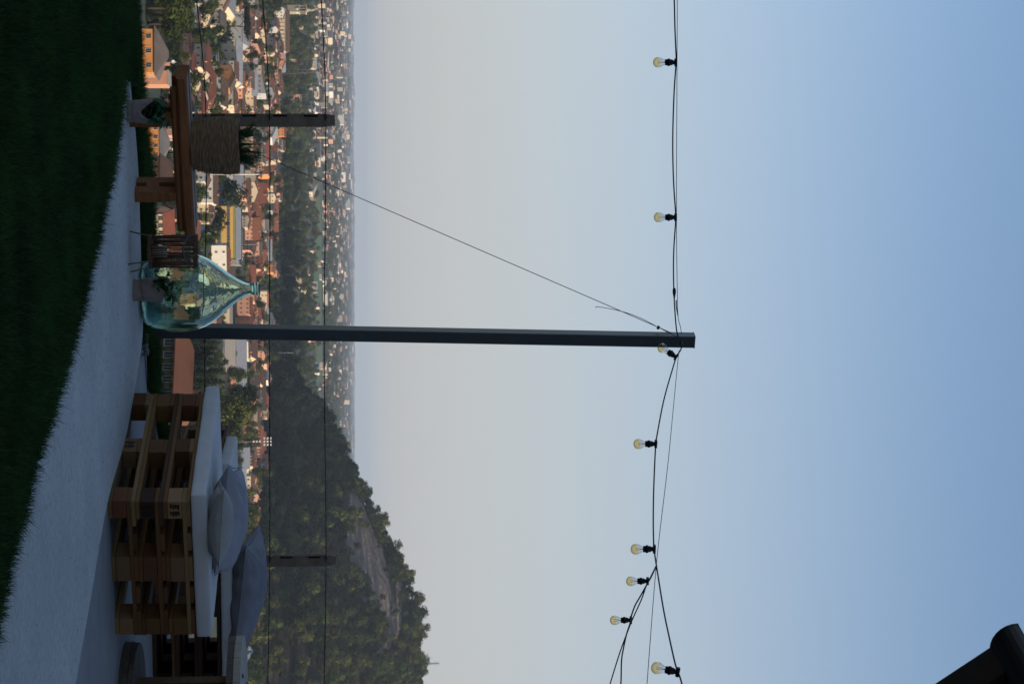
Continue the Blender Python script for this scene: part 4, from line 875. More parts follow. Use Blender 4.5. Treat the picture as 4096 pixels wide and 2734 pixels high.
# the back strip has a bare line of soil against the slab
gap = (~front) & (y-yfar < .05+.05*rng.random(len(x)))
m1 = front & (rng.random(len(x)) < .92); m2 = ~front & ~gap & (x > tipx-.05)
blades('grass', np.stack([x, y, z], 1)[m1], .055, .092, .0022, 'dark green lawn in front of the curved concrete path')
blades('grass', np.stack([x, y, z], 1)[m2], .045, .095, .0022, 'narrow strip of grass behind the concrete path')
x3 = rng.uniform(.2, 3.2, 60000); y3 = rng.uniform(13.3, 16.4, 60000); E3 = np.interp(x3, [e[0] for e in EDGE], [e[1] for e in EDGE])
k3 = (y3 < E3+.2) & (x3 > 1.75) & ~pin(x3, y3, LOWP); blades('grass', np.stack([x3, y3, np.where(y3 > E3, -(y3-E3)*1.1, 0)-.04], 1)[k3], .045, .09, .0022, 'grass strip behind the second daybed')
mb = MB()
for i in range(90):
    x_, y_ = random.uniform(-1.4, 1.6), random.uniform(8, 13)
    if pin([x_], [y_], POLY)[0]:
        s = random.uniform(.0015, .0035)*(1 if random.random() < .85 else 1.3); M = Matrix.Translation((x_, y_, s*.3)) @ Matrix.Rotation(random.random()*6, 4, 'Z'); mb.cbox((0, 0, 0), (s*2, s*random.uniform(.6, 1.6), s*.7), 0, M)
mb.obj('grit', ['rough_edge'], kind='stuff')
# ------------------------------------------------------------------ pallets
PW = ['pallet_wood', 'pallet_dark', 'pallet_light']
KH = .138/.144
BX = {}
def unitbox(m):
    if m not in BX:
        b = bpy.data.meshes.new('board'); s_ = MB(); c = .5
        # slightly chamfered unit block
        e = .03
        s_.add([(-c+e, -c+e, -c), (c-e, -c+e, -c), (c-e, c-e, -c), (-c+e, c-e, -c), (-c, -c, -c+e), (c, -c, -c+e), (c, c, -c+e), (-c, c, -c+e), (-c, -c, c-e), (c, -c, c-e), (c, c, c-e), (-c, c, c-e), (-c+e, -c+e, c), (c-e, -c+e, c), (c-e, c-e, c), (-c+e, c-e, c)],
               [(3, 2, 1, 0), (0, 1, 5, 4), (1, 2, 6, 5), (2, 3, 7, 6), (3, 0, 4, 7), (4, 5, 9, 8), (5, 6, 10, 9), (6, 7, 11, 10), (7, 4, 8, 11), (8, 9, 13, 12), (9, 10, 14, 13), (10, 11, 15, 14), (11, 8, 12, 15), (12, 13, 14, 15)])
        BX[m] = s_.mesh('board', m)
    return BX[m]
def pbox(name, par, c, d, m, jit=.003):
    o = inst(name, unitbox(m), par, [c[i]+random.uniform(-jit, jit)*(i < 2) for i in range(3)], (0, 0, random.uniform(-.006, .006)), d); return o
def pallet(P, rz, label, tone=(0, 0, 1, 0), group='wooden pallets of the daybeds'):
    e = empty('pallet', P, rz, label=label, cat='pallet', group=group); m = lambda: PW[random.choice(tone)]
    t, hb = .022*KH, .078*KH
    for y_ in (.05, .4, .75): pbox('bottom_board', e, (.6, y_, t/2), (1.2, .10 if y_ != .4 else .145, t), m())
    for x_ in (.0725, .6, 1.1275):
        for y_ in (.05, .4, .75): pbox('block', e, (x_, y_, t+hb/2), (.143, .098 if y_ != .4 else .143, hb-.001), m())
    for x_ in (.0725, .6, 1.1275): pbox('stringer_board', e, (x_, .4, t+hb+t/2), (.145, .8, t), m())
    for y_, w in ((.0725, .145), (.24, .10), (.4, .145), (.56, .10), (.7275, .145)): pbox('deck_board', e, (.6, y_, 2*t+hb+t/2), (1.2, w, t), m())
    return e
NC = onz(428, 1992, -.028); H3 = .138
# local +x runs back along the 1.2 m side, local -y ... +y along the 0.8 m side
be = R(26.0); rz = math.atan2(math.cos(be), -math.sin(be))   # direction of the long side
def stack(P, rz, n, labs, tones):
    c = Matrix.Rotation(rz, 4, 'Z')
    for i in range(n):
        j = Vector((random.uniform(-.004, .004), random.uniform(-.004, .004), 0))
        pallet(P+c @ (Vector((0, -.80*1.03, 0))+j)+Vector((0, 0, i*H3+.001*i)), rz+random.uniform(-.004, .004), labs[i], tones[i])
stack(NC, rz, 3, ['bottom pallet of the front daybed, standing on the slab edge', 'middle pallet of the front daybed', 'top pallet of the front daybed, right under the seat cushion'], [(0, 2, 2), (0, 0, 1), (0, 0, 2)])
# stencil marks on three blocks
def stamp(loc, rzz, w, h, label=None):
    b = MB(); 
    for i in range(2):
        x0 = -w/2+i*w*.55
        for k in range(4): b.box((x0+random.uniform(0, .06)*w, -.0008, -h/2+k*h*.25), (x0+w*random.uniform(.30, .42), 0, -h/2+k*h*.25+h*.19))
    return b
pm = [o for o in bpy.data.objects if o.name.startswith('pallet')][:3]
for pal, spots in ((pm[0], [(0.6, 0.0, 'y')]), (pm[1], [(0, .75, 'x')]), (pm[2], [(0, .75, 'x')])):
    for (a, c_, ax) in spots:
        b = stamp(0, 0, .075, .05); 
        if ax == 'x': o = b.obj('stencil_mark', ['stamp'], pal); o.location = (-.0025, c_, .060); o.rotation_euler = (0, 0, R(-90))
        else: o = b.obj('stencil_mark', ['stamp'], pal); o.location = (a, .8015+.001, .060); o.rotation_euler = (0, 0, R(180))
# second daybed behind: two stacks side by side facing the camera
b0 = at(590, 1860, 13.35); zc = -.028
rb = R(10)
for k in range(2):
    for i in range(3):
        a_ = .81; P = Vector((b0.x+a_*math.cos(rb), 13.30+a_*math.sin(rb), zc+i*H3+.001*i))
        pallet(P, rb+(R(90) if k == 0 else 0), ['bottom', 'middle', 'top'][i]+' pallet of the rear daybed, '+('behind the front daybed' if k == 0 else 'behind the reel table'), (1, 1, 1, 0))
# ------------------------------------------------------------------ cushions
def rounded(name, size, r, m, parent=None, n=(26, 18, 6), wr=.003, seed=0, **k):
    sx, sy, sz = [s/2 for s in size]; V = []; Fs = []; idx = {}
    def pt(a, b_, c):
        key = (round(a, 5), round(b_, 5), round(c, 5))
        if key in idx: return idx[key]
        p = np.array([a*sx, b_*sy, c*sz]); q = np.clip(p, [-sx+r, -sy+r, -sz+r], [sx-r, sy-r, sz-r]); d = p-q; L_ = np.linalg.norm(d)
        if L_ > 1e-9: p = q+d/L_*r
        p = Vector(p); p += Vector((0, 0, (c)*.006*(1-a*a)*(1-b_*b_))) + Vector((noise.noise(p*9+Vector((seed, 0, 0))), noise.noise(p*9+Vector((0, seed, 7))), noise.noise(p*7+Vector((3, seed, 0)))))*wr
        V.append(p); idx[key] = len(V)-1; return idx[key]
    def lin(m_): # denser near the rims
        t = np.linspace(-1, 1, m_); return np.sin(t*math.pi/2)
    A, B2, C2 = lin(n[0]), lin(n[1]), lin(n[2])
    for f, (P1, P2, fn) in enumerate(((A, B2, lambda a, b_: (a, b_, 1)), (A, B2, lambda a, b_: (a, b_, -1)), (A, C2, lambda a, b_: (a, 1, b_)), (A, C2, lambda a, b_: (a, -1, b_)), (B2, C2, lambda a, b_: (1, a, b_)), (B2, C2, lambda a, b_: (-1, a, b_)))):
        for i in range(len(P1)-1):
            for j in range(len(P2)-1):
                q = [pt(*fn(P1[i], P2[j])), pt(*fn(P1[i+1], P2[j])), pt(*fn(P1[i+1], P2[j+1])), pt(*fn(P1[i], P2[j+1]))]
                Fs.append(tuple(q if f in (0, 3, 4) else q[::-1]))
    mb_ = MB(); mb_.add(V, Fs, 0, True); return mb_.obj(name, [m], parent, **k)
cw = Matrix.Rotation(rz, 4, 'Z')
cs = rounded('seat_cushion', (1.22, .86, .080), .015, 'cushion', label='pale grey seat cushion on the front pallet daybed', cat='cushion', group='flat seat cushions')
cs.location = NC+cw @ Vector((.60, -.41, 0))+Vector((0, 0, 3*H3+.004+.041)); cs.rotation_euler = (0, 0, rz)
sm_ = MB(); 
for zz in (-.026, .027): sm_.tube([Vector((math.cos(t)*0, 0, 0)) for t in (0,)]+[] or [(-.6, -.431, zz), (.6, -.431, zz)], .0028, 5)
o = sm_.obj('piping', ['cushion'], cs)
c2 = rounded('seat_cushion', (2.42, .80, .075), .018, 'cushion', n=(40, 16, 6), seed=5, label='long pale grey cushion on the rear pallet daybed', cat='cushion', group='flat seat cushions')
c2.location = Vector((b0.x, 13.30, zc))+Matrix.Rotation(rb, 3, 'Z') @ Vector((1.2, .40, 3*H3+.004+.039)); c2.rotation_euler = (0, 0, rb)
def pillow(name, w, h, t, m, loc, rot, seed, label, wr=.006, flange=0.0, crease=0.0):
    n = 44; V = []; Fs = []; 
    for side in (1, -1):
        for j in range(n+1):
            for i in range(n+1):
                a, b_ = -1+2*i/n, -1+2*j/n
                k = max(0, (1-abs(a)**2.2))*max(0, (1-abs(b_)**2.2)); z = side*t/2*k**.58
                px, py = a*w/2*(1-.10*(1-a*a)*0-.07*(1-b_*b_)*abs(a)**3*-1*-1), b_*h/2*(1-.07*(1-a*a)*abs(b_)**3)
                px *= 1-.05*(1-b_*b_); py *= 1-.06*(1-a*a)
                v = Vector((px, py, z)); q = v*6+Vector((seed, seed*2, side*0))
                e = 1-k**.5; rad = math.atan2(b_, a)
                dd = Vector((abs(abs(px)-w/2), abs(abs(py)-h/2), 0)).length; ang = math.atan2(abs(abs(py)-h/2), abs(abs(px)-w/2))
                v.z += side*crease*1.1*k**.3*math.exp(-dd/.16)*math.sin(ang*16+3*noise.noise(q*.7))
                v.z += crease*.8*side*k**.4*noise.noise(Vector((px*4+py*9+seed, py*3-px*2, seed)))
                v.z += wr*(.25+e)*side*noise.noise(q*1.1)*1.4*(k**.3) + crease*side*k**.3*math.sin(rad*13+4*noise.noise(q))*e*.9
                v.z += crease*.9*side*k**.4*(abs(noise.noise(Vector((px*5+seed, py*19, 0))))-.3)
                V.append(v)
        off = 0 if side == 1 else (n+1)**2
        for j in range(n):
            for i in range(n):
                q = (off+j*(n+1)+i, off+j*(n+1)+i+1, off+(j+1)*(n+1)+i+1, off+(j+1)*(n+1)+i); Fs.append(q if side == 1 else q[::-1])
    mb_ = MB(); mb_.add(V, Fs, 0, True); o = mb_.obj(name, [m], label=label, cat='pillow', group='loose pillows on the daybeds')
    rim = []
    for k in range(4*24):
        s_, f = divmod(k, 24); f = -1+2*f/24; a, b_ = ((f, -1), (1, f), (-f, 1), (-1, -f))[s_]
        px, py = a*w/2*(1-.05*(1-b_*b_)), b_*h/2*(1-.06*(1-a*a)); px *= 1 if True else 0; rim.append(Vector((px*(1-.0), py*(1-.07*(1-a*a)*abs(b_)**3), .003*noise.noise(Vector((px*30, py*30, seed))))))
    rim.append(rim[0]); r_ = MB(); r_.tube(rim, .0035, 5, cap=False); r_.obj('seam', [m], o)
    o.location = loc; o.rotation_euler = rot; return o
ztop = NC.z+3*H3+.082
p1 = at(868, 2098, 11.25); pillow('pillow', .40, .34, .14, 'pillow_grey', Vector((p1.x, 11.30, ztop+.058)), (R(-7), R(4), R(4)), 3, 'small plain grey pillow leaning on the front cushion', crease=.004)
p2 = at(905, 2075, 11.75); pillow('pillow', .58, .46, .19, 'pillow_blue', Vector((p2.x, 11.72, ztop+.078)), (R(5), R(7), R(-3)), 11, 'large blue grey linen pillow behind the small grey one', crease=.014)
p3 = at(985, 2365, 13.6); pillow('pillow', .74, .50, .21, 'pillow_dark', Vector((p3.x, 13.62, c2.location.z+.038+.075)), (R(7), R(7), R(12)), 23, 'large dark crumpled linen pillow on the rear cushion', crease=.022)
# ------------------------------------------------------------------ cable reel table
RC = Vector((2.07, 11.95, -.028)); e = empty('reel_table', RC, R(8), label='wooden cable reel used as a round table beside the daybeds', cat='table')
def disc(name, r, z0, z1, m, ntop=7):
    # boards of a disc, cut to the circle
    for i in range(ntop):
        y0, y1 = -r+2*r*i/ntop+.002, -r+2*r*(i+1)/ntop-.002; ys = np.linspace(y0, y1, 5)
        L_ = [(-math.sqrt(max(r*r-y*y, 0)), y) for y in ys]; Rr = [(math.sqrt(max(r*r-y*y, 0)), y) for y in ys[::-1]]
        b = MB(); b.prism((L_+Rr)[::-1], z0, z1); b.obj(name, [m], e)
disc('base_board', .45, 0.0, .045, 'reel_wood'); disc('base_board', .445, .047, .075, 'reel_wood')
disc('top_board', .47, .565, .60, 'reel_wood'); disc('top_board', .475, .602, .640, 'reel_top')
for i in range(12):
    a = i*math.pi/6; b = MB(); M = Matrix.Rotation(a, 4, 'Z'); b.box((-.058, .225, .075), (.058, .25, .565), 0, M); b.obj('drum_slat', ['sleeper' if i % 3 else 'pallet_wood'], e)
for i in range(4):
    a = i*math.pi/2+.4; b = MB(); b.tube([(math.cos(a)*.33, math.sin(a)*.33, .64), (math.cos(a)*.33, math.sin(a)*.33, .652)], .012, 6); b.obj('bolt', ['steel'], e)
bo = MB(); bo.lathe([(.06, 0), (.11, .006), (.14, .03), (.145, .034), (.135, .032), (.10, .012), (.0, .01)], 32, cap=False); o = bo.obj('bowl', ['bowl'], label='shallow teal rimmed dish lying on the reel table', cat='dish'); o.location = RC+Vector((.08, -.18, .642))
# ------------------------------------------------------------------ bench of sleepers
BL = at(735, 318, 11.85); BR = at(770, 944, 12.40); BL.z = BR.z = 0
bd = (BR-BL); blen = bd.length; ba = math.atan2(bd.y, bd.x); BT = .325
e = empty('bench', (BL.x, BL.y, 0), ba, label='low rustic bench of thick brown timber on the path', cat='bench')
def beam(name, x0, x1, y0, y1, z0, z1, m, ch=.012, mt=None):
    b = MB(); v = [(x0, y0+ch, z0), (x1, y0+ch, z0), (x1, y1-ch, z0), (x0, y1-ch, z0), (x0, y0, z0+ch), (x1, y0, z0+ch), (x1, y1, z0+ch), (x0, y1, z0+ch), (x0, y0, z1-ch), (x1, y0, z1-ch), (x1, y1, z1-ch), (x0, y1, z1-ch), (x0, y0+ch, z1), (x1, y0+ch, z1), (x1, y1-ch, z1), (x0, y1-ch, z1)]
    b.add(v, [(3, 2, 1, 0), (0, 1, 5, 4), (2, 3, 7, 6), (4, 5, 9, 8), (6, 7, 11, 10), (8, 9, 13, 12), (10, 11, 15, 14), (1, 2, 6, 10, 14, 13, 9, 5), (0, 4, 8, 12, 15, 11, 7, 3)]); b.add(v, [(12, 13, 14, 15)], 1)
    return b.obj(name, [m, mt or m], e)
beam('seat_plank', 0, blen+.05, 0, .115, BT-.060, BT, 'sleeper', mt='sleeper_top'); beam('seat_plank', .03, blen+.02, .122, .235, BT-.062, BT+.002, 'sleeper', mt='sleeper_top')
beam('rail', .075, blen-.02, .012, .07, BT-.098, BT-.061, 'sleeper'); beam('rail', .07, blen-.02, .17, .22, BT-.098, BT-.063, 'sleeper')
lx = (at(700, 798, 12.2)-BL); lpos = lx.x*math.cos(ba)+lx.y*math.sin(ba)
for xx in (lpos+.03, .27):
    b = MB(); M = Matrix.Translation((xx, 0, 0))
    b.prism([(-.03, 0), (.032, 0), (.034, .13), (.026, .23), (-.026, .23), (-.03, .1)], .02, .09, 0, M @ Matrix(((1, 0, 0, 0), (0, 0, 1, 0), (0, 1, 0, 0), (0, 0, 0, 1)))); b.obj('leg', ['sleeper'], e)
    b = MB(); b.prism([(-.026, .0), (.028, .0), (.028, .23), (-.026, .23)], .14, .20, 0, M @ Matrix(((1, 0, 0, 0), (0, 0, 1, 0), (0, 1, 0, 0), (0, 0, 0, 1)))); b.obj('leg', ['sleeper'], e)
    b = MB(); b.box((xx-.028, .091, .06), (xx+.028, .139, .13)); b.obj('cross_piece', ['sleeper'], e)
# ------------------------------------------------------------------ jute planter with rosemary
m, N, L, B = nmat('jute'); B.inputs['Roughness'].default_value = .95; B.inputs['Specular IOR Level'].default_value = .1
tcn = N.new('ShaderNodeTexCoord'); t1 = N.new('ShaderNodeTexNoise'); t1.inputs['Scale'].default_value = 55; t1.inputs['Detail'].default_value = 8; mp = N.new('ShaderNodeMapping'); mp.inputs['Scale'].default_value = (.35, .35, 3.0)
L.new(tcn.outputs['Object'], mp.inputs[0]); L.new(mp.outputs[0], t1.inputs['Vector']); rp = N.new('ShaderNodeValToRGB'); rp.color_ramp.elements[0].position = .3; rp.color_ramp.elements[1].position = .72
rp.color_ramp.elements[0].color = (.10, .062, .035, 1); rp.color_ramp.elements[1].color = (.32, .22, .13, 1); L.new(t1.outputs[0], rp.inputs[0]); L.new(rp.outputs[0], B.inputs['Base Color'])
bp = N.new('ShaderNodeBump'); bp.inputs['Strength'].default_value = 1; bp.inputs['Distance'].default_value = .006; L.new(t1.outputs[0], bp.inputs['Height']); L.new(bp.outputs[0], B.inputs['Normal'])
PC = at(745, 568, 12.0); PC = Vector((PC.x, PC.y, BT))
# keep it centred on the bench planks
yb = BL.y+(PC.x-BL.x)*math.tan(ba); PC.y = yb+.15
e = empty('planter', PC, label='coarse jute covered round planter standing on the bench', cat='planter')
prof = []; NR = 34; Hh = .262
for i in range(NR*5+1):
    t = i/(NR*5); z = t*Hh; r = .122+.038*math.sin(min(1, t*1.55+.12)*math.pi/2*1.0)-.012*max(0, (t-.75)/.25)**1.5
    prof.append((r+.0028*abs(math.sin(i/5*math.pi)), z+.001))
b = MB(); n_ = 56; b.lathe(prof+[(.135, Hh+.002), (.125, Hh-.03)], n_, cap=False); 
for i, v in enumerate(b.v):
    q = Vector(v); a = math.atan2(q.y, q.x); s_ = 1+.035*noise.noise(Vector((math.cos(a)*1.2, math.sin(a)*1.2, q.z*5)))+.012*noise.noise(q*60); b.v[i] = (q.x*s_, q.y*s_, q.z+.010*noise.noise(Vector((math.cos(a), math.sin(a), 5)))*(q.z/Hh))
b.obj('basket', ['jute'], e)
b = MB(); b.lathe([(.0, Hh-.035), (.13, Hh-.035)], 24, cap=False); b.obj('potting_soil', ['soil'], e)
fz = MB()
for i in range(2600):
    a = random.random()*6.283; z = random.random()*Hh; r = .122+.036*math.sin(min(1, z/Hh*1.55+.12)*math.pi/2)+.001; p = Vector((r*math.cos(a), r*math.sin(a), z)); d = Vector((math.cos(a+random.uniform(-1.2, 1.2)), math.sin(a+random.uniform(-1.2, 1.2)), random.uniform(-.7, .7)))*random.uniform(.006, .016); w = Vector((0, 0, .0007))
    fz.add([p-w, p+w, p+d], [(0, 1, 2)])
fz.obj('fibres', ['jute'], e, kind='stuff')
e = empty('rosemary', PC+Vector((0, 0, Hh-.035)), label='bushy rosemary plant growing out of the jute planter', cat='plant')
nb_ = MB()
for i in range(95):
    a = random.random()*6.283; r0 = .10*random.random()**.5; base = Vector((r0*math.cos(a), r0*math.sin(a), 0)); L_ = random.uniform(.09, .165); lean = random.uniform(.05, .5)
    if i < 3: L_ = .20; a = 3.1+i*.3; lean = .75
    d = Vector((math.cos(a)*lean, math.sin(a)*lean, 1)).normalized(); cv = Vector((math.cos(a), math.sin(a), 0))*random.uniform(-.02, .05)
    pts_ = [base+d*L_*t+cv*t*t for t in np.linspace(0, 1, 6)]
    if i < 40: s_ = MB(); s_.tube(pts_, [.0016, .0015, .0014, .0012, .001, .0008], 5); s_.obj('stem', ['stem'], e)
    else: nb_.tube(pts_, .0012, 4)
    for k in range(34):
        t = .1+.9*k/34; p = base+d*L_*t+cv*t*t; b2 = random.random()*6.283; nd = (d*random.uniform(.5, 1.1)+Vector((math.cos(b2), math.sin(b2), 0))).normalized()*random.uniform(.014, .027); w = nd.cross(Vector((random.random(), random.random(), 1))).normalized()*.0011
        nb_.add([p-w, p+w, p+nd*.7+w*.8, p+nd, p+nd*.7-w*.8], [(0, 1, 2, 3, 4)])
nb_.obj('needle_foliage', ['needles'], e, kind='stuff')
# ------------------------------------------------------------------ potted herbs in paper wraps
def leaf_mesh(m, L_, W, curl, fold=.25):
    V = []; Fs = []; n = 7
    for i in range(n+1):
        t = i/n; w = W/2*math.sin(math.pi*t**.82)**.8 if 0 < t < 1 else 0; x_ = L_*t; z_ = -curl*L_*t*t
        for s_ in (-1, -.5, 0, .5, 1): V.append((x_, s_*w, z_+abs(s_)*w*fold+.03*L_*math.sin(t*18+s_)*abs(s_)*.25))
    for i in range(n):
        for j in range(4): Fs.append((i*5+j, i*5+j+1, (i+1)*5+j+1, (i+1)*5+j))
    b = MB(); b.add(V, Fs, 0, True); return b.mesh('leaf', m)
def herb(P, m, H, spread, nst, nl, L_, W, label, h0=0):
    e = empty('herb_plant', P, label=label, cat='plant'); lm_ = [leaf_mesh(m, L_, W, c_, .2) for c_ in (.15, .45, .8)]
    for i in range(nst):
        a = i*2.4+random.uniform(-.4, .4); sp = spread*random.uniform(.3, 1); hh = H*random.uniform(.6, 1.0)
        pts_ = [Vector((0, 0, 0))+Vector((math.cos(a)*sp*t**1.5, math.sin(a)*sp*t**1.5, hh*t*(1-.12*t))) for t in np.linspace(0, 1, 7)]
        s_ = MB(); s_.tube(pts_, [.0024, .0022, .002, .0018, .0016, .0014, .001], 5); s_.obj('stem', ['stem'], e)
        for k in range(nl):
            t = .25+.75*(k+1)/nl; j = min(5, int(t*6)); p = pts_[j].lerp(pts_[j+1], t*6-j); az = a+k*1.57+random.uniform(-.5, .5); s = random.uniform(.6, 1.1)
            inst('leaf', random.choice(lm_), e, p, (random.uniform(-.5, .5), random.uniform(-.5, .45), az), (s, s, s))
    return e
def bag(P, w, h, label, seed, squash=.8):
    e = empty('paper_wrapped_pot', P, label=label, cat='plant pot')
    b = MB(); V = []; Fs = []; n, m_ = 40, 16
    for j in range(m_+1):
        t = j/m_; r = w/2*(.90+.10*t+.09*math.sin(t*9+seed)*(.3+t*.4))
        for i in range(n):
            a = 2*math.pi*i/n; q = Vector((math.cos(a)*2.2, math.sin(a)*2.2, t*3+seed)); rr = r*(1+.13*noise.noise(q)+.07*noise.noise(q*3.1)+.04*(abs(noise.noise(q*4))-.2))
            V.append((rr*math.cos(a), rr*math.sin(a)*squash, h*t*(1+(.16*math.sin(a*2+seed)+.13*math.sin(a*3+seed*2))*t*t)))
    for j in range(m_):
        for i in range(n): Fs.append((j*n+i, j*n+(i+1) % n, (j+1)*n+(i+1) % n, (j+1)*n+i))
    b.add(V, Fs, 0, True); b.add([(x*.97, y*.97, z) for x, y, z in V], [f[::-1] for f in Fs], 0, True); b.add(V[:n], [tuple(range(n))[::-1]]); b.obj('paper_wrap', ['paper'], e)
    b = MB(); pts_ = [Vector(((w/2*1.0)*math.cos(a)*1.03, (w/2*1.0)*math.sin(a)*squash*1.03, h*.34+.006*math.sin(a*2+seed))) for a in np.linspace(0, 6.283, 30)]; b.tube(pts_, .0016, 5, cap=False); b.obj('string', ['rope'], e)
    b = MB(); b.lathe([(0, h*.72), (w*.42, h*.72)], 16, cap=False); b.obj('potting_soil', ['soil'], e)
    return e
q1 = onz(508, 445, -.0); bag(q1, .13, .115, 'brown paper wrapped pot standing at the lawn edge', 1.3)
b = MB(); M = Matrix.Rotation(R(12), 4, 'Z'); b.add([(-.06, -.07, .05), (-.012, -.075, .04), (-.035, -.073, .155), (-.17, -.05, .15), (-.17, -.052, .125)], [(0, 1, 2), (0, 2, 4), (2, 3, 4)]); 
herb(q1+Vector((0, 0, .075)), 'leaf_sage', .175, .095, 10, 9, .060, .036, 'large leaved herb in the paper wrapped pot by the bench')
q2 = onz(533, 1160, 0); bag(q2, .135, .155, 'crumpled paper wrapped pot in front of the glass demijohn', 2.9)
herb(q2+Vector((0, 0, .115)), 'leaf_dark', .165, .11, 9, 8, .055, .032, 'dark leafy herb in front of the glass demijohn')
# ------------------------------------------------------------------ wicker lantern
q3 = onz(540, 1003, 0); q3.y = 12.0; D3 = q3.y; q3 = Vector(((1003-1367)/F*D3, D3, 0)); pxl = D3/F
zb, zt = CAMZ-(1440-610)*pxl, CAMZ-(1440-802)*pxl; rl = 62*pxl
e = empty('lantern', q3, label='dark wicker lantern with rope handle on thin wooden legs', cat='lantern'); Hl = zt-zb
def prr(t): return rl*(.97+.05*math.sin(t*math.pi)-.02*t)
sb = MB(); sb.tube([(0, 0, 0), (.0006, .0003, Hl*.5), (0, 0, Hl)], .0025, 6); SLAT = sb.mesh('slat', 'willow')
for i in range(56):
    a = 2*math.pi*i/56+random.uniform(-.03, .03); inst('slat', SLAT, e, (prr(.5)*math.cos(a), prr(.5)*math.sin(a), zb), (random.uniform(-.025, .025), random.uniform(-.025, .025), random.random()*6), (random.uniform(.75, 1.3),)*2+(1,))
for z, n__ in ((.01, 4), (.30*Hl, 1), (.55*Hl, 1), (.80*Hl, 1), (Hl-.012, 3)):
    b = MB()
    for k in range(n__): b.tube([Vector((prr(.5)*1.03*math.cos(a), prr(.5)*1.03*math.sin(a), zb+z+(k-n__/2)*.005+.0012*math.sin(a*20+k*2))) for a in np.linspace(0, 6.283, 50)], .0028 if n__ > 1 else .0013, 5, cap=False)
    b.obj('hoop', ['willow'], e)
for a in (2.85, .35, -.9):
    fx = 1.02; b = MB(); b.tube([(prr(.5)*.9*math.cos(a), prr(.5)*.9*math.sin(a), zb+.05), (prr(.5)*1.35*math.cos(a), prr(.5)*1.35*math.sin(a), .0)], .0042, 7); b.obj('leg', ['stick'], e)
b = MB(); b.lathe([(0, 0), (rl*.93, 0), (rl*.93, .006), (0, .006)], 24, 0, (0, 0, zb+.01), cap=False); b.obj('base_plate', ['willow'], e)
hp = [Vector((s_*rl*1.0, -rl*.3, zt-.012)) for s_ in (-1,)]+[Vector((rl*1.08*math.cos(a)*-1, -rl*1.05*abs(math.sin(a))-.01, zt-.012-.062*math.sin(a))) for a in np.linspace(.15, 2.99, 12)]+[Vector((rl, -rl*.3, zt-.012))]
b = MB(); b.tube(smooth_path(hp, 3), .0042, 7); b.obj('handle', ['rope'], e)
ld = MB(); ld.lathe([(.03, 0), (.03, .075), (.028, .078), (.002, .075), (.002, .09)], 18); mat('wax', (.45, .42, .34), .6); o = ld.obj('candle', ['wax'], e); o.location = (0, 0, zb+.018)
# ------------------------------------------------------------------ demijohn
gm, N, L, B = nmat('green_glass'); 
for n_ in list(N): 
    if n_.type == 'BSDF_PRINCIPLED': N.remove(n_)
gl = N.new('ShaderNodeBsdfGlass'); gl.inputs['IOR'].default_value = 1.5; gl.inputs['Roughness'].default_value = .0; gl.inputs['Color'].default_value = (.86, .97, .95, 1)
nt = N.new('ShaderNodeTexNoise'); nt.inputs['Scale'].default_value = 9; bp = N.new('ShaderNodeBump'); bp.inputs['Strength'].default_value = .01; bp.inputs['Distance'].default_value = .01; L.new(nt.outputs[0], bp.inputs['Height']); L.new(bp.outputs[0], gl.inputs['Normal'])
va = N.new('ShaderNodeVolumeAbsorption'); va.inputs['Color'].default_value = (.42, .88, .72, 1); va.inputs['Density'].default_value = 5
L.new(gl.outputs[0], N['Material Output'].inputs['Surface']); L.new(va.outputs[0], N['Material Output'].inputs['Volume'])
JD = onz(553, 1172, 0).y+.16; jc = Vector(((1172-1367)/F*JD, JD, 0)); ju = JD/F*.3188
PR = [(160, 200), (166, 300), (185, 352), (225, 400), (300, 436), (400, 464), (500, 479), (600, 486), (700, 487), (800, 481), (880, 469), (960, 442), (1040, 402), (1100, 362), (1200, 284), (1300, 202), (1400, 132), (1480, 92), (1530, 72), (1560, 68), (1590, 70), (1596, 82), (1612, 84), (1618, 72), (1630, 72), (1636, 84), (1652, 84), (1660, 76), (1678, 76)]
outer = [(r*ju, (z-160)*ju*.968+.001) for z, r in PR]
def ofs(P, d):
    o = []
    for i, (r, z) in enumerate(P):
        a = P[max(i-1, 0)]; c = P[min(i+1, len(P)-1)]; t = (c[0]-a[0], c[1]-a[1]); l = math.hypot(*t) or 1; nx, nz = t[1]/l, -t[0]/l
        o.append((max(.002, r-nx*d), z-nz*d))
    return o
inner = [(r-.006 if z > .60 else rr, zz) for (r, z), (rr, zz) in zip(outer, ofs(outer, .0055))]
core = [(0.0005, .001)]+outer
inn = [(r, max(z, .010)) for r, z in inner]
b = MB(); loop = core+[(inn[-1][0], outer[-1][1])]+inn[::-1][1:]+[(.0005, .012)]
b.lathe(loop, 144, cap=False)
tilt = R(-2.6)
jr = empty('demijohn', jc, label='large pale green glass demijohn standing on the path', cat='demijohn')
jo = b.obj('glass_body', [gm.name], jr); jo.rotation_euler = (0, tilt, 0)
JAR_WATER = False
if JAR_WATER:
    wm_, N, L, B = nmat('water')
    B.inputs['Base Color'].default_value = (.80, .96, .93, 1); B.inputs['Transmission Weight'].default_value = 1; B.inputs['IOR'].default_value = 1.33; B.inputs['Roughness'].default_value = 0
    wv = N.new('ShaderNodeVolumeAbsorption'); wv.inputs['Color'].default_value = (.5, .85, .80, 1); wv.inputs['Density'].default_value = 1.2; L.new(wv.outputs[0], N['Material Output'].inputs['Volume'])
    fill_ = [(r+.0008, z) for r, z in inn if z < .52]
    b = MB(); b.lathe([(.0005, .0112)]+fill_+[(.0005, fill_[-1][1])], 72, cap=False); wo = b.obj('water', ['water'], jr); wo.rotation_euler = (0, tilt, 0)
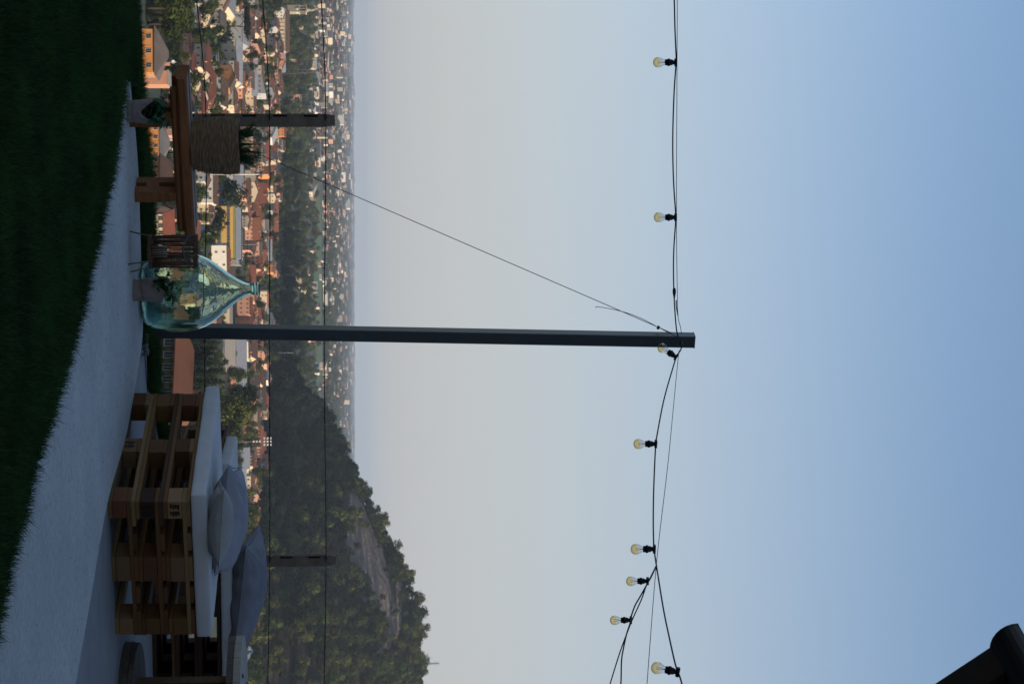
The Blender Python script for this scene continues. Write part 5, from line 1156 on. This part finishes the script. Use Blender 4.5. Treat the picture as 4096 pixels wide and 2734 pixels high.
# ------------------------------------------------------------------ steel post with guy wire
PD = 13.35; pb = at(560, 1320, PD); pb.z = -.05; ptp = at(2776, 1360, PD)
pb.x = at(590, 1319, PD).x
pv = ptp-pb; hl = pv.length; e = empty('metal_post', pb, label='tall square anthracite post holding the string lights', cat='post')
q_ = pv.to_track_quat('Z', 'Y'); 
b = MB(); M = q_.to_matrix().to_4x4() @ Matrix.Rotation(R(0), 4, 'Z'); hw = .038
Mz = Matrix.Rotation(R(22), 4, 'Z')
b.prism([(-hw, -hw+.004), (-hw+.004, -hw), (hw-.004, -hw), (hw, -hw+.004), (hw, hw-.004), (hw-.004, hw), (-hw+.004, hw), (-hw, hw-.004)], 0, hl-.004, 0, Mz); ob = b.obj('shaft', ['pole_metal'], e); ob.rotation_mode = 'QUATERNION'; ob.rotation_quaternion = q_
b = MB(); b.box((-hw-.001, -hw-.001, hl-.004), (hw+.001, hw+.001, hl+.002), 0, Mz); oc = b.obj('cap', ['pole_metal'], e); oc.rotation_mode = 'QUATERNION'; oc.rotation_quaternion = q_
pt = lambda x, u, D=PD-.06: at(x, u, D)
b = MB(); p = at(2727, 1372, PD-.05); b.tube([p, p+Vector((0, -.012, 0))], .008, 10); b.tube([p+Vector((0, -.012, 0)), p+Vector((0, -.018, 0))], .006, 6)
o = b.obj('eye_bolt', ['steel'], None); o.parent = e; o.matrix_parent_inverse = Matrix.Translation(-pb)
gw = MB(); g0 = at(2700, 1337, PD); ganch = onz(655, 452, 0)
gd = [g0.lerp(ganch, t) for t in np.linspace(0, 1, 8)]; gw.tube(gd, .0024, 5)
gw.tube(smooth_path([at(2720, 1352, PD-.05), at(2640, 1312, PD-.03), at(2560, 1270, PD), at(2480, 1243, PD+.02), at(2391, 1226, PD+.03), at(2385, 1231, PD+.03)], 4), .0020, 5)
gw.tube([at(2636, 1303, PD), at(2630, 1316, PD)], .009, 6)
gw.obj('guy_wire', ['wire'], label='thin steel guy wire running from the post top down to the lawn', cat='wire')
# ------------------------------------------------------------------ string lights
def cable(name, P, r, label, m='black_rubber', n=8, cat='cable'):
    b = MB(); b.tube(smooth_path([at(*q) for q in P], n), r, 7); return b.obj(name, [m], label=label, cat=cat)
cable('light_cable', [(2690, -160, 11.9), (2697, 0, 12.0), (2700, 120, 12.1), (2705, 235, 12.15), (2704, 262, 12.15), (2696, 380, 12.2), (2691, 560, 12.4), (2694, 720, 12.6), (2703, 858, 12.7), (2703, 880, 12.7), (2695, 1000, 12.9), (2694, 1110, 13.05), (2698, 1220, 13.15), (2705, 1310, 13.22), (2712, 1345, 13.25)], .0042, 'black festoon cable running left from the post')
cable('light_cable', [(2728, 1378, 13.25), (2722, 1400, 13.2), (2706, 1426, 13.15), (2690, 1475, 13.1), (2655, 1600, 12.85), (2627, 1745, 12.5), (2622, 1790, 12.4), (2615, 1950, 12.1), (2613, 2080, 11.9), (2615, 2180, 11.7), (2619, 2215, 11.65), (2632, 2300, 11.4), (2655, 2440, 11.0), (2680, 2560, 10.6), (2703, 2660, 10.3), (2722, 2712, 10.15), (2745, 2800, 9.9)], .0042, 'black festoon cable running right from the post to the eaves')
cable('light_cable', [(2624, 2264, 11.5), (2606, 2300, 12.6), (2588, 2335, 12.9), (2560, 2385, 13.0), (2540, 2420, 13.1), (2525, 2463, 13.2), (2520, 2492, 13.3), (2506, 2535, 13.3), (2494, 2590, 13.2), (2486, 2640, 13.1), (2484, 2720, 13.0), (2478, 2820, 12.8)], .0046, 'third festoon cable dropping right from the crossing')
cable('light_cable', [(2621, 2272, 11.8), (2604, 2308, 12.7), (2585, 2342, 13.0), (2566, 2395, 13.1), (2532, 2470, 13.3), (2510, 2525, 13.35), (2478, 2612, 13.4), (2440, 2734, 13.5), (2415, 2820, 13.6)], .0040, 'fourth festoon cable diverging below the third one')
cable('steel_wire', [(2706, -160, 11.9), (2709, 0, 12.0), (2708, 300, 12.2), (2706, 870, 12.7), (2709, 1150, 13.1), (2712, 1262, 13.2), (2722, 1308, 13.25), (2726, 1335, 13.28)], .0020, 'thin straight steel wire above the left festoon cable', 'wire', cat='wire')
cable('steel_wire', [(2716, 1400, 13.2), (2700, 1560, 12.9), (2672, 1850, 12.2), (2640, 2120, 11.7), (2625, 2262, 11.5), (2610, 2440, 11.1), (2588, 2734, 10.5), (2580, 2840, 10.3)], .0019, 'thin straight steel wire right of the post', 'wire', cat='wire')
cable('cable_tail', [(2712, 1262, 13.18), (2706, 1230, 13.17), (2705, 1200, 13.16)], .0034, 'short doubled wire end clipped beside the post', 'wire', cat='wire')
b = MB(); p = at(2697, 1165, 13.1); b.lathe([(.003, -.022), (.008, -.018), (.0105, -.006), (.0105, .008), (.006, .03), (.004, .045)], 10, 0, p, Matrix.Rotation(R(90), 4, 'Y')); b.obj('cable_connector', ['black_rubber'], label='small black connector in the left festoon cable', cat='connector')
gb, N, L, B = nmat('bulb_glass')
for n_ in list(N):
    if n_.type == 'BSDF_PRINCIPLED': N.remove(n_)
tr = N.new('ShaderNodeBsdfTransparent'); gs = N.new('ShaderNodeBsdfGlossy'); gs.inputs['Roughness'].default_value = .03; gs.inputs['Color'].default_value = (.9, .9, .9, 1)
tcn = N.new('ShaderNodeTexCoord'); sx = N.new('ShaderNodeSeparateXYZ'); L.new(tcn.outputs['Object'], sx.inputs[0]); rp = N.new('ShaderNodeValToRGB'); mr = N.new('ShaderNodeMapRange'); mr.inputs[1].default_value = -.072; mr.inputs[2].default_value = 0
L.new(sx.outputs[2], mr.inputs[0]); L.new(mr.outputs[0], rp.inputs[0]); rp.color_ramp.elements[0].color = (.93, .81, .56, 1); rp.color_ramp.elements[0].position = .50; rp.color_ramp.elements[1].position = .56; rp.color_ramp.elements[1].color = (.93, .93, .92, 1)
L.new(rp.outputs[0], tr.inputs[0]); fr = N.new('ShaderNodeLayerWeight'); fr.inputs['Blend'].default_value = .25; mx = N.new('ShaderNodeMixShader'); L.new(fr.outputs['Facing'], mx.inputs[0]); L.new(tr.outputs[0], mx.inputs[1]); L.new(gs.outputs[0], mx.inputs[2]); L.new(mx.outputs[0], N['Material Output'].inputs['Surface'])
gp = [(.0005, -.072), (.008, -.0712), (.016, -.068), (.023, -.062), (.0275, -.055), (.030, -.046), (.0298, -.039), (.027, -.030), (.022, -.021), (.017, -.012), (.0145, -.003), (.0142, .004)]
b = MB(); b.lathe(gp, 28, cap=False); GLB = b.mesh('bulb_glass', 'bulb_glass')
b = MB(); b.lathe([(.0145, -.004), (.0175, -.003), (.0175, .010), (.0215, .011), (.0215, .022), (.0175, .024), (.0165, .036), (.013, .040), (.0115, .050), (.016, .052), (.016, .062)], 16); b.box((-.022, -.012, .050), (.022, .012, .064)); SOCK = b.mesh('socket', 'black_rubber')
b = MB()
for a in (0, 1.57, 3.14, 4.71): b.tube([(.005*math.cos(a), .005*math.sin(a), -.018), (.008*math.cos(a), .008*math.sin(a), -.046)], .0008, 5)
b.tube([(0, 0, 0), (0, 0, -.020)], [.004, .0015], 8); FIL = b.mesh('filament', 'amber')
def bulb(x, u, D, label, tilt=(0, 0), s=1.0):
    e = empty('light_bulb', at(x, u, D), random.random()*3, label=label, cat='light bulb', group='amber bulbs of the string lights'); e.rotation_euler = (tilt[0], tilt[1], 0)
    for nm, me_ in (('socket', SOCK), ('filament', FIL), ('bulb_glass', GLB)): inst(nm, me_, e, (0, 0, -.058*s), (0, 0, random.random()*.5), (s, s, s))
bulb(2704, 250, 12.15, 'first amber bulb from the left end of the string'); bulb(2703, 869, 12.7, 'second amber bulb, midway between left end and post'); bulb(2705, 1428, 13.15, 'amber bulb tilted against the top of the post', (R(8), R(34)))
bulb(2624, 1774, 12.4, 'amber bulb hanging low right of the post'); bulb(2618, 2194, 11.7, 'amber bulb just left of where the cables cross'); bulb(2591, 2322, 12.9, 'smaller looking amber bulb just right of the crossing'); bulb(2524, 2478, 13.3, 'lowest amber bulb on the falling cables'); bulb(2712, 2686, 10.2, 'largest amber bulb at the right end, nearest the eaves', (R(0), R(12)))
bulb(2428, 2752, 13.5, 'amber bulb at the very bottom right edge of the strings')
# ------------------------------------------------------------------ vineyard posts and wires
def vpost(x, u, D, label):
    p = at(x, u, D); e = empty('concrete_post', (p.x, p.y, 0), label=label, cat='fence post', group='grey concrete vineyard posts'); w = .038; H = p.z
    b = MB(); zs = np.linspace(-1.3, H, 40); V = []; Fs = []
    cs_ = [(-w, -w*.9), (w, -w*.9), (w*1.0, w*.9), (-w, w*.9)]; seg = 5
    ring = []
    for k in range(4):
        a, c = cs_[k], cs_[(k+1) % 4]
        for j in range(seg): ring.append((a[0]+(c[0]-a[0])*j/seg, a[1]+(c[1]-a[1])*j/seg))
    for z in zs:
        sh = 1 if z < H-.03 else .78 if z > H-.001 else 1
        for (x_, y_) in ring: q = Vector((x_*9, y_*9, z*7+u)); V.append((x_*sh*(1+.05*noise.noise(q*3)), y_*sh*(1+.05*noise.noise(q*3+Vector((5, 5, 5)))), z+(.006*noise.noise(q*4))))
    n_ = len(ring)
    for j in range(len(zs)-1):
        for i in range(n_): Fs.append((j*n_+i, j*n_+(i+1) % n_, (j+1)*n_+(i+1) % n_, (j+1)*n_+i))
    Fs.append(tuple(range((len(zs)-1)*n_, len(zs)*n_))); b.add(V, Fs); b.obj('shaft', ['post_concrete'], e)
    for k in range(7): 
        b = MB(); z = H-.19-k*.19; b.box((-w*.78, -w*.9-.004, z), (-w*.50, -w*.9+.01, z+.085)); b.obj('slot', ['slot'], e)
    return e, p
v1, P1 = vpost(1339, 482, 13.6, 'concrete post with wires behind the jute planter'); v2, P2 = vpost(1344, 2238, 15.0, 'concrete post with wires above the dark pillow')
for i, (a, b_, c, d_) in enumerate(((1286, 1303, 1297, 1304), (1050, 1078, 1078, 1079), (784, 824, 819, 822))):
    A0 = at(a-3, -60, 12.45); A1 = at(b_, 466, 13.55); mid = at(c, 1390, 14.25); A2 = at(d_, 2224, 14.95); A3 = at(d_-4-6, 2860, 15.4)
    b = MB(); b.tube(smooth_path([A0, A1, mid, A2, A3], 8), .0034, 5); b.tube([A1+Vector((-.006, -.01, -.012)), A1+Vector((.012, -.035, .012))], .004, 5); b.tube([A2+Vector((-.006, -.01, -.012)), A2+Vector((.012, -.035, .012))], .004, 5)
    b.obj('vineyard_wire', ['wire'], label=['top', 'middle', 'bottom'][i]+' wire of the vineyard fence strung between the concrete posts', cat='wire')
# ------------------------------------------------------------------ the house at the right, only its eaves corner shows
HP = at(4062, 2584, 6.4); g = Vector((.375, -.927, 0)); pp = Vector((.927, .375, 0))
M = Matrix(((g.x, pp.x, 0, HP.x), (g.y, pp.y, 0, HP.y), (0, 0, 1, HP.z), (0, 0, 0, 1)))   # local x along the gutter towards us, local y into the house
e = empty('house', (0, 0, 0), label='house whose dark eaves corner and gutter jut into the upper right', cat='house')
b = MB(); b.prism([(r_*math.cos(a), r_*math.sin(a)) for r_, a in [(.077, t) for t in np.linspace(math.pi, 2*math.pi, 16)]]+[(.075, .012), (.085, .03), (.06, .012)]+[(.069*math.cos(t), .069*math.sin(t)) for t in np.linspace(0, -math.pi, 12)], 0, 12, 0, M @ Matrix(((0, 0, 1, 0), (1, 0, 0, 0), (0, 1, 0, 0), (0, 0, 0, 1)))); b.obj('gutter', ['gutter'], e)
b = MB(); b.prism([(.078*math.cos(t), .078*math.sin(t)) for t in np.linspace(math.pi, 2*math.pi, 14)], -.003, .004, 0, M @ Matrix(((0, 0, 1, 0), (1, 0, 0, 0), (0, 1, 0, 0), (0, 0, 0, 1)))); b.obj('gutter_end', ['gutter'], e)
b = MB(); b.box((.0, .05, -.02), (12, 6.2, .10), 0, M @ Matrix(((1, 0, 0, 0), (0, 1, 0, 0), (0, .33, 1, .03), (0, 0, 0, 1)))); b.obj('roof', ['roof_brown'], e)
b = MB(); b.prism([(-.03, -.05), (1.30, -1.74), (1.30, .12), (-.03, .05)], .012, .16, 0, M @ Matrix(((0, 0, 1, 0), (1, 0, 0, 0), (0, 1, 0, 0), (0, 0, 0, 1)))); b.obj('eaves_bracket', ['soffit'], e)
for k in range(1, 9): 
    b = MB(); b.box((k*1.3, .05, -.15), (k*1.3+.1, .7, -.02), 0, M @ Matrix(((1, 0, 0, 0), (0, 1, 0, 0), (0, .33, 1, .0), (0, 0, 0, 1)))); b.obj('rafter', ['soffit'], e)
b = MB(); b.box((.35, 1.31, -HP.z-.3), (11.6, 6.0, .05), 0, M); b.add([M @ Vector(v) for v in ((.35, 1.31, .05), (.35, 6.0, .05), (.35, 6.0, 1.9), (11.6, 1.31, .05), (11.6, 6.0, .05), (11.6, 6.0, 1.9))], [(0, 1, 2), (3, 5, 4)]); b.obj('wall', ['wall_cream'], e)
for k in range(3):
    o = inst('window', WIN['shut'], e); o.matrix_local = M @ Matrix.Translation((2.5+k*3.2, 1.29, -HP.z+1.5)) @ Matrix.Rotation(0, 4, 'Z') @ Matrix.Diagonal((1, 1, 1.3, 1))
# ------------------------------------------------------------------ haze
HAZE = 0.000040
m = bpy.data.materials.new('haze'); m.use_nodes = True; N, L = m.node_tree.nodes, m.node_tree.links; N.remove(N['Principled BSDF'])
pv = N.new('ShaderNodeVolumePrincipled'); pv.inputs['Color'].default_value = (.66, .82, 1.0, 1); pv.inputs['Density'].default_value = HAZE; pv.inputs['Anisotropy'].default_value = .1
L.new(pv.outputs[0], N['Material Output'].inputs['Volume'])
b = MB(); b.box((-9400, -260, PLAIN-20), (9400, 37000, 130)); me = b.mesh('haze'); me.materials.append(m); tag(link(bpy.data.objects.new('haze', me)), kind='stuff')
